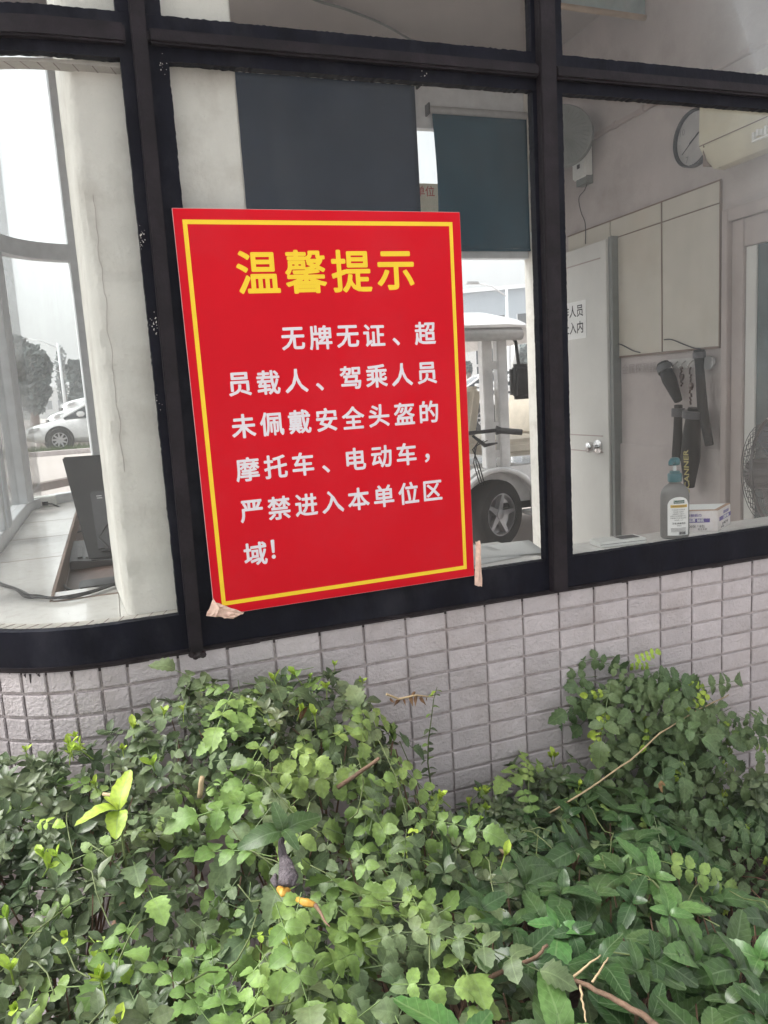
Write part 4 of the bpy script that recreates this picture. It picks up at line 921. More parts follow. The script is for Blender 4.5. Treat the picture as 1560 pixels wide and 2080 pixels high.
# curved low speed bump / cable guard
M['hump'] = mat('brown_rubber', (.10, .07, .06), .8, .4, 9)
ha, hb, hc = onZ(-60, 990, GZ), onZ(60, 1000, GZ), onZ(145, 982, GZ); mb = MB()
hump_pts = [ha.lerp(hb, t) for t in (0, .5)] + [hb, hb.lerp(hc, .5), hc, hc + (hc - hb) * .6, hc + (hc - hb) * 1.5]
for i in range(len(hump_pts) - 1):
    a, b = hump_pts[i], hump_pts[i + 1]; w = Vector((0, .32, 0)); 
    mb.hexa([a - w, b - w, b + w, a + w, a - w * .5 + Vector((0, 0, .10)), b - w * .5 + Vector((0, 0, .10)), b + w * .5 + Vector((0, 0, .10)), a + w * .5 + Vector((0, 0, .10))])
tag(mb.build('speed_bump', M['hump']), 'low brown rubber speed bump on the yard beyond the left window', 'speed bump')

# ---- shuttle cart
fcx = 2.98; fy0 = 3.000
crt = thing('shuttle_cart', 'white open shuttle cart with beige seats and roof seen through the doorway', 'cart', (3.6, 3.650, GZ))
cp = lambda px, py, Y=3.000: onY(px, py, Y)
wc = cp(1008, 1047); wr = .235
wheel(crt, (wc.x, 3.050, GZ + wr), wr, .17, (.38, -.92, 0), 5)
wheel(crt, (wc.x, 4.100, GZ + wr), wr, .17, (0, 1, 0), 5)
wheel(crt, (wc.x + 2.3, 3.050, GZ + wr), wr, .17, (0, -1, 0), 5); wheel(crt, (wc.x + 2.3, 4.100, GZ + wr), wr, .17, (0, 1, 0), 5)
zf = cp(1040, 945).z
# fender and side body with wheel arch cut
W0 = wc.x; rr = wr + .075
def side_panel(y, d):
    mb = MB(); top = lambda x: zf - .30 * max(0, (W0 - .12 - x) / .26) ** 1.6
    def arch(x):
        for c in (W0, W0 + 2.3):
            if abs(x - c) < rr: return GZ + wr + math.sqrt(max(0, rr * rr - (x - c) ** 2))
        return GZ + .16
    xs_ = sorted(set([W0 - .37 + 3.1 * i / 90 for i in range(91)] + [W0 - rr, W0 + rr, W0 + 2.3 - rr, W0 + 2.3 + rr]))
    xs_ = [x for x in xs_ if x > W0 - rr + .001] ; vs = []
    for x in xs_:
        zl = min(arch(x), top(x) - .01); fl = .05 * max(0, 1 - abs(abs(x - W0) - rr) / .1) if abs(x - W0) < rr + .1 else 0
        vs += [(x, y - fl, zl), (x, y + d, zl), (x, y + d, top(x)), (x, y, top(x))]
    k = len(xs_); mb.add(vs, [(i * 4 + j, i * 4 + (j + 1) % 4, i * 4 + 4 + (j + 1) % 4, i * 4 + 4 + j) for i in range(k - 1) for j in range(4)] + [(0, 1, 2, 3), (4 * k - 1, 4 * k - 2, 4 * k - 3, 4 * k - 4)])
    return mb.build('side_panel', wp, crt, smooth='auto')
side_panel(2.950, .10); side_panel(4.100, .10)
mb = MB(); mb.box(W0 - .33, W0 + 2.7, 3.051, 4.099, GZ + .3, zf - .02); mb.build('chassis', wp, crt)
mb = MB(); mb.box(W0 - .3, W0 + .34, 3.055, 3.250, GZ + .25, zf - .03); mb.build('wheel_well', tyre, crt)
mb = MB(); a_ = [(W0 + (rr + .0) * math.cos(t), 2.940, GZ + wr + (rr + .0) * math.sin(t)) for t in [math.pi * k / 14 for k in range(-1, 16)]]; mb.tube(a_, .02, 8); mb.build('fender_lip', wp, crt, smooth=True)
rp = cp(1060, 1032); mb = MB(); mb.box(rp.x - .02, rp.x + 1.4, 2.850, 2.970, rp.z - .03, rp.z + .0); mb.build('running_board', M['lgrey'], crt, bevel=.005)
# posts and ladder rungs
pw_ = .045
for px in (989, 1019):
    a, b = cp(px, 938, 2.980), cp(px, 665, 2.980); mb = MB(); x = (a.x + b.x) / 2
    mb.box(x - pw_ * .8, x + pw_ * .8, 2.950, 3.020, zf, b.z + .01); mb.build('post', wp, crt, bevel=.006)
xa, xb = cp(989, 800, 2.980).x, cp(1019, 800, 2.980).x
for py in (742, 865, 922):
    z = cp(1004, py, 2.980).z; mb = MB(); mb.box(xa + .03, xb - .03, 2.965, 3.005, z - .025, z + .025); mb.build('rung', wp, crt, bevel=.004)
for dx in (-1.6, 1.7):
    mb = MB(); mb.box(xb + dx, xb + dx + .07, 2.950, 3.020, zf, cp(1019, 665, 2.980).z + .01); mb.build('post', wp, crt, bevel=.006)
    mb = MB(); mb.box(xb + dx, xb + dx + .07, 4.050, 4.120, zf, cp(1019, 665, 2.980).z + .01); mb.build('post', wp, crt, bevel=.006)
b0, b1 = cp(1048, 665, 3.450), cp(1046, 745, 3.450); mb = MB(); mb.tube([b0, b1, cp(1043, 760, 3.450)], .03, 8); mb.build('brace', wp, crt, smooth=True)
# roof: curved shell + grey rail under edge
zr0, zr1 = cp(1000, 672, 2.850).z, cp(1000, 640, 2.850).z; x0, x1 = 1.2, cp(1068, 650, 2.850).x + .06
secs = []
for i in range(25):
    u = i / 24; y = 2.750 + (4.330 - 2.750) * u; hz = (1 - abs(2 * u - 1) ** 3.2) * .13
    secs.append([(x0, y, zr0 + .02), (x0, y, zr0 + .03 + hz), (x1 - .25, y, zr0 + .03 + hz), (x1 - .1, y, zr0 + .02 + hz * .8), (x1, y, zr0 - .03 + hz * .3), (x1 + .01, y, zr0 - .07), (x1 - .02, y, zr0 - .08), (x1 - .12, y, zr0 + .01)])
mb = MB(); loft(mb, secs); mb.build('roof', wp, crt, smooth='auto')
mb = MB(); mb.tube([(x0, 2.780, zr0 - .02), (x1 - .14, 2.780, zr0 - .03)], .04, 10); mb.build('roof_rail', M['lgrey'], crt, smooth='auto')
# seats
seatm = col3('beige_vinyl', (.50, .45, .37), .5)
def bench(x, zb, label=None):
    mb = MB(); mb.box(x - .1, x + .42, 3.130, 4.050, zb + .02, zb + .14); mb.build('seat', seatm, crt, bevel=.04, seg=3)
    mb = MB(); mb.hexa([(x + .42, 3.130, zb + .12), (x + .52, 3.130, zb + .10), (x + .52, 4.050, zb + .10), (x + .42, 4.050, zb + .12), (x + .50, 3.130, zb + .52), (x + .60, 3.130, zb + .52), (x + .60, 4.050, zb + .52), (x + .50, 4.050, zb + .52)]); mb.build('backrest', seatm, crt, bevel=.035, seg=3)
    mb = MB(); mb.tube([(x + .40, 3.170, zb), (x + .47, 3.170, zb + .14)], .015, 8); mb.build('bracket', M['black'], crt)
s1 = cp(1055, 930, 3.250); bench(s1.x - .12, zf + .02); bench(s1.x - .92, zf + .02); bench(s1.x + .75, zf + .02)
mr = cp(1058, 775, 2.750); mb = MB(); mb.box(mr.x - .07, mr.x + .1, 2.720, 2.800, mr.z - .11, mr.z + .11); mb.build('mirror', M['black'], crt, bevel=.03, seg=3)
mb = MB(); mb.tube([mr + Vector((.0, .02, .1)), mr + Vector((.03, .1, .25)), mr + Vector((.0, .25, .42))], .012, 6); mb.build('mirror_stem', M['black'], crt, smooth=True)

# ---- bicycle standing in front of the cart (mostly hidden by the sign)
bk = thing('bicycle', 'black bicycle standing by the cart wheel just right of the red sign', 'bicycle', (1.6, 2.78, GZ))
bw = onY(880, 1062, 2.78); blk = M['black']
for cx0, nm in ((bw.x, 0), (bw.x - 1.02, 1)):
    c = Vector((cx0, 2.78, GZ + .255)); mb = MB(); mb.tube([c + Vector((math.cos(a) * .235, 0, math.sin(a) * .235)) for a in [k * math.pi / 18 for k in range(37)]], .018, 8, cap=False)
    w_ = mb.build('wheel', tyre, bk, smooth=True); mb = MB()
    for k in range(16): a = k * math.pi / 8; mb.tube([c, c + Vector((math.cos(a) * .225, 0, math.sin(a) * .225))], .002, 4)
    mb.tube([c + Vector((0, -.03, 0)), c + Vector((0, .03, 0))], .02, 8); mb.build('spokes', rimm, w_)
hz = onY(1000, 880, 2.78).z; hx = onY(985, 880, 2.78).x
mb = MB(); c = Vector((bw.x, 2.78, GZ + .255)); st_ = Vector((bw.x - .12, 2.78, GZ + .62)); top = Vector((bw.x - .20, 2.78, hz))
for dy in (-.03, .03): mb.tube([c + Vector((0, dy, 0)), st_ + Vector((0, dy, 0))], .012, 6)
mb.tube([st_, top], .018, 8); r2_ = Vector((bw.x - 1.02, 2.78, GZ + .255)); bb_ = Vector((bw.x - .6, 2.78, GZ + .28)); stp = Vector((bw.x - .72, 2.78, GZ + .75))
for a, b in ((st_, bb_), (st_, stp + Vector((0, 0, -.1))), (bb_, stp), (bb_, r2_), (r2_, stp + Vector((0, 0, -.1)))): mb.tube([a, b], .016, 8)
mb.build('bicycle_frame', blk, bk, smooth='auto')
mb = MB(); g1 = onY(1060, 878, 2.74); g0 = onY(1008, 874, 2.78); mb.tube([top, g0, g1.lerp(g0, .7)], .012, 8); mb.tube([top, top + Vector((-.1, .2, .02)), top + Vector((-.02, .32, .02))], .012, 8); mb.build('handlebar', blk, bk, smooth=True)
mb = MB(); mb.tube([g0, g0.lerp(g1, .2), g1], [.03, .02, .019], 10); mb.build('grip', M['dgrey'], bk, smooth=True)
mb = MB(); l0 = onY(1010, 900, 2.74); mb.tube([l0, onY(985, 905, 2.74), onY(960, 885, 2.74)], [.006, .014, .008], 6); mb.build('brake_lever', blk, bk, smooth=True)
mb = MB(); mb.box(stp.x - .13, stp.x + .1, 2.71, 2.85, stp.z, stp.z + .06); mb.build('saddle', blk, bk, bevel=.02)
mb = MB()
for k in range(3):
    a = onY(990 - k * 8, 895, 2.76); mb.tube([a, onY(968 - k * 4, 905 + 4 * k, 2.74), onY(962 + k * 5, 940, 2.75), onY(975 + k * 5, 985, 2.77)], .004, 5)
mb.build('brake_cable', blk, bk, smooth=True)

# ---- mirrored notice board outside the back windows
sa, sb = onY(846, 372, 2.75), onY(880, 430, 2.75)
bd = thing('outdoor_board', 'cream board with red characters seen between the two blinds', 'sign', (sa.x, 2.75, sb.z - .4))
mb = MB(); mb.box(sa.x - .35, sb.x + .06, 2.75, 2.77, sb.z - .02, sa.z); mb.build('board', col3('cream_sign', (.62, .55, .42), .6), bd)
place_text('本单位', .062, col3('faded_red', (.45, .10, .08), .7), (sa.x + .02, 2.7485, onY(860, 390, 2.75).z), (1, 0, 0), (0, 0, 1), bd, 'lettering', bold=.01)
mb = MB(); mb.box(sa.x - .33, sa.x - .29, 2.771, 2.80, GZ, sa.z); mb.box(sa.x - .2, sa.x - .16, 2.771, 2.80, GZ, sa.z); mb.build('post', M['alu'], bd)

# ---- factory buildings on the right
def facade_building(nm, lb, x0, y0, x1, y1, h, depth, mt, rows, n, wz, wh, wfrac=.7):
    t = thing(nm, lb, 'building', ((x0 + x1) / 2, (y0 + y1) / 2, GZ)); a = Vector((x0, y0, GZ)); b = Vector((x1, y1, GZ)); d = (b - a); L_ = d.length; d.normalize(); nrm_ = Vector((d.y, -d.x, 0))
    if nrm_.y > 0: nrm_ = -nrm_
    mb = MB(); mb.slab([a, b, b - nrm_ * depth, a - nrm_ * depth], (0, 0, h)); mb.build('wall', mt, t)
    mb = MB(); mb.slab([a + nrm_ * .3 + Vector((0, 0, h)), b + nrm_ * .3 + Vector((0, 0, h)), b - nrm_ * depth + Vector((0, 0, h)), a - nrm_ * depth + Vector((0, 0, h))], (0, 0, .35)); mb.build('roof_edge', M['alu'], t)
    wm = MB(); ww = L_ / n * wfrac; wm.slab([Vector((0, 0, 0)), d * ww, d * ww + Vector((0, 0, wh)), Vector((0, 0, wh))], nrm_ * .06); me = wm.mesh('window', cg)
    fm = MB(); 
    for k in (.0, .5, .97): fm.slab([d * ww * k, d * (ww * k + ww * .03), d * (ww * k + ww * .03) + Vector((0, 0, wh)), d * ww * k + Vector((0, 0, wh))], nrm_ * .12)
    fme = fm.mesh('window_bars', M['alu'])
    for r_ in range(rows):
        for i in range(n):
            o = bpy.data.objects.new('window', me); COL.objects.link(o); o.parent = t; o.location = a + d * (L_ / n * (i + .15)) + Vector((0, 0, wz + r_ * wz * 1.15)) - t.location
            o2 = bpy.data.objects.new('window_bars', fme); COL.objects.link(o2); o2.parent = o
    return t
bl = col3('blue_grey_cladding', (.30, .34, .38), .6); wb = col3('white_render_wall', (.55, .55, .54), .8)
facade_building('factory_hall', 'long blue grey factory hall rising above the shuttle cart roof', 20, 78, 62, 52, 10.2, 14, bl, 1, 14, 6.2, 1.6)
facade_building('low_annex', 'low pale building with dark windows in front of the factory hall', 16, 60, 44, 46, 5.2, 4, wb, 2, 10, 1.3, 1.3, .45)
facade_building('far_block', 'distant pale block at the end of the yard on the left', -30, 150, 6, 158, 5.5, 10, wb, 1, 12, 1.6, 1.6)
# ---- lamp posts
def lamp_post(x, y, h, lb, arm=-1.6, s=1.0):
    t = thing('street_lamp', lb, 'street lamp', (x, y, GZ), group=None)
    mb = MB(); mb.tube([(x, y, GZ), (x, y, GZ + h)], [.10 * s, .06 * s], 8); mb.build('pole', M['alu'], t, smooth=True)
    mb = MB(); mb.tube([(x, y, GZ + h - .3), (x + arm * .5, y, GZ + h + .15), (x + arm, y, GZ + h + .3)], .035 * s, 6); mb.build('arm', M['alu'], t, smooth=True)
    mb = MB(); mb.box(x + arm - .5, x + arm + .1, y - .12, y + .12, GZ + h + .25, GZ + h + .36); mb.build('lamp_head', M['lgrey'], t, bevel=.03)
lp = onY(1029, 588, 30); lamp_post(lp.x, 30, lp.z - GZ, 'white lamp post in front of the factory hall', -1.5)
for k, (px, py, D) in enumerate(((117, 697, 46), (120, 728, 62), (122, 750, 84))):
    q_ = onY(px, py, D); lamp_post(q_.x, D, q_.z - GZ, ['tallest and nearest lamp post right of the round tree at left', 'second lamp post, smaller, behind the tallest one at left', 'smallest and farthest lamp post at left'][k], -1.6, 1.0)

# ---- far trees
def leafcloud(name, cx_, cy_, cz_, rx, ry, rz, n, sz, mt, parent, seed):
    rr_ = random.Random(seed); mb = MB()
    blobs = [(Vector((rr_.uniform(-.6, .6) * rx, rr_.uniform(-.6, .6) * ry, rr_.uniform(-.55, .65) * rz)), rr_.uniform(.35, .6)) for _ in range(14)]
    for i in range(n):
        b, s_ = rr_.choice(blobs); v = Vector((rr_.gauss(0, 1), rr_.gauss(0, 1), rr_.gauss(0, 1))).normalized() * rr_.uniform(.7, 1.05) * s_
        p = Vector((cx_, cy_, cz_)) + b + Vector((v.x * rx, v.y * ry, v.z * rz))
        a = Vector((rr_.gauss(0, 1), rr_.gauss(0, 1), rr_.gauss(0, 1))).normalized() * sz; c_ = a.orthogonal().normalized() * sz * .6
        mb.add([p - a, p + c_, p + a, p - c_], [(0, 1, 2, 3)])
    return mb.build(name, mt, parent, kind='stuff')
M['hazedleaf'] = mat('far_tree_leaf_hazed', (.085, .105, .10), .8, .5, 1.5)  # leaf green paled and greyed, distance haze put into the colour
def far_tree(lb, px0, px1, ptop, pbot, D, n=3500, seed=1, sz=.16):
    a, b = onY(px0, (ptop + pbot) / 2, D), onY(px1, (ptop + pbot) / 2, D); tz, bz_ = onY((px0 + px1) / 2, ptop, D).z, onY((px0 + px1) / 2, pbot, D).z
    cx_, rx = (a.x + b.x) / 2, (b.x - a.x) / 2; cz_, rz_ = (tz + bz_) / 2, (tz - bz_) / 2
    t = thing('tree', lb, 'tree', (cx_, D, GZ))
    mb = MB(); mb.tube([(cx_, D, GZ), (cx_ + .1, D, GZ + (cz_ - GZ) * .6), (cx_, D, cz_ + rz_ * .4)], [.22, .17, .05], 8)
    for k in range(5): mb.tube([(cx_, D, GZ + (cz_ - GZ) * .6), (cx_ + rx * .6 * math.cos(k * 1.3), D + rx * .5 * math.sin(k * 1.3), cz_ + rz_ * .3)], [.08, .02], 6)
    mb.build('trunk', M['brown'], t, smooth=True); leafcloud('crown', cx_, D, cz_, rx, rx, rz_, n, sz, M['hazedleaf'], t, seed)
far_tree('large dark round tree beyond the window post at far left', 5, 108, 690, 835, 36, 5200, 3, .16)
far_tree('tall grey tree half hidden behind the pillar at left', 140, 205, 735, 850, 48, 3000, 4, .2)
far_tree('small tree beside the low annex, seen under the cart roof', 1045, 1085, 705, 760, 40, 1400, 5, .14)
far_tree('small dark bush tree at the left end of the low annex', 945, 958, 735, 765, 38, 700, 6, .12)
far_tree('bare pale treetop between the lamp posts at left', 112, 140, 700, 830, 90, 500, 7, .25)

# ================================================================== haze over the place
hm = bpy.data.materials.new('haze'); hm.use_nodes = True; ht = hm.node_tree; ht.nodes.clear()
hv_ = ht.nodes.new('ShaderNodeVolumePrincipled'); hv_.inputs['Density'].default_value = 0.0022; hv_.inputs['Color'].default_value = (.93, .95, .97, 1); hv_.inputs['Anisotropy'].default_value = 0.2
ho = ht.nodes.new('ShaderNodeOutputMaterial'); ht.links.new(hv_.outputs[0], ho.inputs['Volume'])
mb = MB(); mb.box(-450, 450, -450, 450, -2.0, 14.0); mb.build('haze', hm, kind='stuff')

# ================================================================== planting in front of the wall
def leaf_material(name, ca, cb, rough=0.45, vein=(.22, .30, .14), nveins=6.0, veinamt=.35, trans=.22, shade=1.0):
    m = bpy.data.materials.new(name); m.use_nodes = True; t = m.node_tree; t.nodes.clear(); L = t.links.new
    out = N(t, 'ShaderNodeOutputMaterial'); p = N(t, 'ShaderNodeBsdfPrincipled'); p.inputs['Roughness'].default_value = rough; p.inputs['Specular IOR Level'].default_value = .4
    oi = N(t, 'ShaderNodeObjectInfo'); at = N(t, 'ShaderNodeAttribute'); at.attribute_name = 'tint'
    ad = N(t, 'ShaderNodeMath', operation='ADD'); L(oi.outputs['Random'], ad.inputs[0]); L(at.outputs['Fac'], ad.inputs[1]); fr = N(t, 'ShaderNodeMath', operation='FRACT'); L(ad.outputs[0], fr.inputs[0])
    mx = N(t, 'ShaderNodeMix', data_type='RGBA'); L(fr.outputs[0], mx.inputs[0]); mx.inputs[6].default_value = (*ca, 1); mx.inputs[7].default_value = (*cb, 1)
    uv = N(t, 'ShaderNodeUVMap'); sp_ = N(t, 'ShaderNodeSeparateXYZ'); L(uv.outputs[0], sp_.inputs[0])
    def mth(op, a, b=None, c=None):
        n = N(t, 'ShaderNodeMath', operation=op)
        for i, q in enumerate((a, b, c)):
            if q is None: continue
            if isinstance(q, (int, float)): n.inputs[i].default_value = q
            else: L(q, n.inputs[i])
        return n.outputs[0]
    dx = mth('ABSOLUTE', mth('SUBTRACT', sp_.outputs[0], .5))
    mid = mth('LESS_THAN', dx, .028)
    k = mth('FRACT', mth('SUBTRACT', mth('MULTIPLY', sp_.outputs[1], nveins), mth('MULTIPLY', dx, 3.2)))
    side = mth('MULTIPLY', mth('LESS_THAN', mth('ABSOLUTE', mth('SUBTRACT', k, .5)), .05), .6)
    v = mth('MAXIMUM', mid, side)
    pos = N(t, 'ShaderNodeNewGeometry').outputs['Position']
    nz = N(t, 'ShaderNodeTexNoise', Scale=140.0, Detail=3.0); L(pos, nz.inputs['Vector'])
    mr = N(t, 'ShaderNodeMapRange'); L(nz.outputs[0], mr.inputs['Value']); mr.inputs['From Min'].default_value = .3; mr.inputs['From Max'].default_value = .7; mr.inputs['To Min'].default_value = .78; mr.inputs['To Max'].default_value = 1.2
    hv = N(t, 'ShaderNodeHueSaturation'); L(mx.outputs[2], hv.inputs['Color']); L(mr.outputs[0], hv.inputs['Value'])
    # second variation: patch brightness
    n3 = N(t, 'ShaderNodeTexNoise', Scale=5.0, Detail=2.0); L(pos, n3.inputs['Vector']); r3 = N(t, 'ShaderNodeMapRange'); L(n3.outputs[0], r3.inputs['Value'])
    r3.inputs['From Min'].default_value = .35; r3.inputs['From Max'].default_value = .65; r3.inputs['To Min'].default_value = .49; r3.inputs['To Max'].default_value = .515; L(r3.outputs[0], hv.inputs['Hue'])
    m2 = N(t, 'ShaderNodeMix', data_type='RGBA'); L(mth('MULTIPLY', v, veinamt), m2.inputs[0]); L(hv.outputs[0], m2.inputs[6]); m2.inputs[7].default_value = (*vein, 1)
    L(m2.outputs[2], p.inputs['Base Color'])
    bp = N(t, 'ShaderNodeBump', Strength=.6, Distance=.003); bp.invert = True; L(v, bp.inputs['Height']); L(bp.outputs[0], p.inputs['Normal'])
    tr = N(t, 'ShaderNodeBsdfTranslucent'); L(m2.outputs[2], tr.inputs[0]); ms = N(t, 'ShaderNodeMixShader'); ms.inputs[0].default_value = trans
    L(p.outputs[0], ms.inputs[1]); L(tr.outputs[0], ms.inputs[2]); L(ms.outputs[0], out.inputs[0]); return m
LM = {
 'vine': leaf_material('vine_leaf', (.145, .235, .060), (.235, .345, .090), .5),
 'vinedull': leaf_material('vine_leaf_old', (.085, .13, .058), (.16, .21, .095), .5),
 'young': leaf_material('young_leaf', (.28, .42, .05), (.42, .55, .08), .45),
 'hedge': leaf_material('hedge_leaf', (.062, .100, .045), (.135, .17, .085), .33, (.17, .20, .14)),
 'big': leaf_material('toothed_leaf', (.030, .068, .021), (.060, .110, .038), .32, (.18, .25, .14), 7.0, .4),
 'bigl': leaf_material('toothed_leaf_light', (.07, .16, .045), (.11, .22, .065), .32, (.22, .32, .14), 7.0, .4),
 'wallv': leaf_material('wall_vine_leaf', (.080, .135, .055), (.135, .195, .08), .5),
 'dead': leaf_material('dead_leaf', (.10, .045, .02), (.22, .12, .06), .8, trans=.05),
}
M['twig'] = mat('brown_twig', (.16, .10, .065), .85, .3, 40, bump=.4, bscale=120)
M['stem'] = mat('green_stem', (.10, .13, .045), .6, .2, 40)
M['paletwig'] = mat('pale_dry_twig', (.38, .29, .17), .8, .2, 40)

def leaf_geo(L_, Wd, n=8, serr=0.0, fold=.25, curl=.25, shape='ovate', lobes=0, y0=0.0):
    """leaf along +Y, face up +Z: centre row and two side rows"""
    vs, uv, fs = [], [], []
    for i in range(n + 1):
        t = i / n
        if shape == 'ovate': w = (4 * t * (1 - t)) ** .55 * (1.12 - .32 * t) * (1 - .25 * t ** 5)
        elif shape == 'ellip': w = math.sin(math.pi * t ** .85) ** .6 * (1 - .08 * t)
        elif shape == 'heart': w = (4 * t * (1 - t)) ** .6 * (1.18 - .45 * t)
        elif shape == 'oval': w = math.sin(math.pi * t) ** .65
        elif shape == 'obovate': w = math.sin(math.pi * t ** 1.35) ** .8
        elif shape == 'lance': w = math.sin(math.pi * t ** .8) ** 1.15
        else: w = (math.sin(math.pi * min(1, t ** .62)) ** .9)
        if lobes and .1 < t < .75: w *= 1.07 if i % 2 else .93
        w = max(w, .03 if t > 0 and t < 1 else .0)
        ww = Wd / 2 * w * (1 + (serr if i % 2 else -serr * .6))
        y = y0 + L_ * t; z = -curl * L_ * t * t + .06 * L_ * math.sin(t * 5)
        vs += [(-ww, y + (L_ * .03 if i % 2 else 0), z + fold * ww), (0, y, z), (ww, y + (L_ * .03 if i % 2 else 0), z + fold * ww)]
        uv += [(.5 - .5 * w, t), (.5, t), (.5 + .5 * w, t)]
    for i in range(n):
        a = i * 3; fs += [(a, a + 1, a + 4, a + 3), (a + 1, a + 2, a + 5, a + 4)]
    return np.array(vs), fs, np.array(uv)
def xf(geo, mtx):
    v, f, u = geo; A = np.array(mtx.to_3x3()); t = np.array(mtx.translation); return v @ A.T + t, f, u
def merge(gs):
    V, F, U = [], [], []; n = 0
    for v, f, u in gs: V.append(v); F += [tuple(i + n for i in q) for q in f]; U.append(u); n += len(v)
    return np.concatenate(V), F, np.concatenate(U)
def rib(pts, r_):
    mb = MB(); mb.tube(pts, r_, 3, cap=False); return np.array([tuple(p) for p in mb.v], float), list(mb.f), np.tile(np.array([[.5, .5]]), (len(mb.v), 1))
def T(loc, ez=0, ex=0, ey=0, s=1.0): return Matrix.Translation(loc) @ Euler((ex, ey, ez), 'XYZ').to_matrix().to_4x4() @ Matrix.Scale(s, 4)
def compound(rr, npair=3, ll=.028, term=.036):
    gs = []; L_ = ll * (npair * .95 + .5); bend = rr.uniform(.1, .5)
    rp = [Vector((0, L_ * t, -bend * L_ * t * t)) for t in (0, .33, .66, 1)]; gs.append(rib(rp, .0007))
    for k in range(npair):
        t = (.28 + .72 * k / npair); b = Vector((0, L_ * t, -bend * L_ * t * t))
        for sgn_ in (-1, 1):
            l = ll * rr.uniform(.8, 1.1) * (.72 + .3 * k / npair)
            g_ = leaf_geo(l, l * rr.uniform(.68, .84), 9, .10, rr.uniform(.1, .35), rr.uniform(.0, .35), 'ovate')
            gs.append(xf(g_, T(b, ez=-sgn_ * rad(rr.uniform(50, 80)), ex=rr.uniform(-.3, .15), ey=rr.uniform(-.25, .25))))
    l = term * rr.uniform(.85, 1.15); g_ = leaf_geo(l, l * .76, 11, .09, rr.uniform(.1, .3), rr.uniform(.1, .4), 'heart', lobes=1)
    gs.append(xf(g_, T(rp[-1], ex=-bend * .8, ez=rr.uniform(-.2, .2)))); return merge(gs)
def whorl(rr, n=5, l0=.026):
    gs = [rib([Vector((0, -.02, -.015)), Vector((0, 0, 0)), Vector((0, .004, .004))], .0009)]
    for k in range(n):
        l = l0 * rr.uniform(.75, 1.2); g_ = leaf_geo(l, l * rr.uniform(.42, .55), 5, 0, rr.uniform(.15, .5), rr.uniform(-.1, .3), 'obovate')
        gs.append(xf(g_, T(Vector((0, 0, .002 * (k % 2))), ez=2 * math.pi * k / n + rr.uniform(-.3, .3), ex=rr.uniform(.1, .8))))
    return merge(gs)
def shoot(rr):
    gs = [rib([Vector((0, 0, -.02)), Vector((0, 0, .012))], .001)]
    for k in range(rr.choice((3, 4, 5))):
        l = rr.uniform(.013, .024); g_ = leaf_geo(l, l * .45, 4, 0, .5, -.1, 'obovate'); gs.append(xf(g_, T(Vector((0, 0, .0)), ez=k * 2.2 + rr.uniform(-.3, .3), ex=rr.uniform(.7, 1.3))))
    return merge(gs)
def bigpair(rr, n=4, l0=.066):
    gs = []
    for k in range(n):
        l = l0 * (1 if k < 2 else .6) * rr.uniform(.85, 1.15); g_ = leaf_geo(l, l * rr.uniform(.46, .58), 14, .045, rr.uniform(.1, .3), rr.uniform(.15, .5), 'ellip')
        gs.append(xf(g_, T(Vector((0, .002, .002 * k)), ez=math.pi * k + (math.pi / 2 if k >= 2 else 0) + rr.uniform(-.25, .25), ex=rr.uniform(.0, .35) if k < 2 else rr.uniform(.4, .9))))
    return merge(gs)
def to_mesh(name, geo, mt):
    v, f, u = geo; me = bpy.data.meshes.new(name); me.from_pydata(v.tolist(), [], f); ul = me.uv_layers.new(name='UVMap')
    li = np.zeros(len(me.loops), int); me.loops.foreach_get('vertex_index', li); ul.data.foreach_set('uv', u[li].ravel())
    me.polygons.foreach_set('use_smooth', [True] * len(me.polygons)); me.materials.append(mt); me.update(); return me
RR = random.Random(11)
TPL = {
 'vine': [compound(RR, RR.choice((2, 3, 3, 4)), .026, .034) for _ in range(10)],
 'hedge': [whorl(RR, RR.choice((4, 5, 6))) for _ in range(8)],
 'shoot': [shoot(RR) for _ in range(6)],
 'big': [bigpair(RR) for _ in range(8)],
}
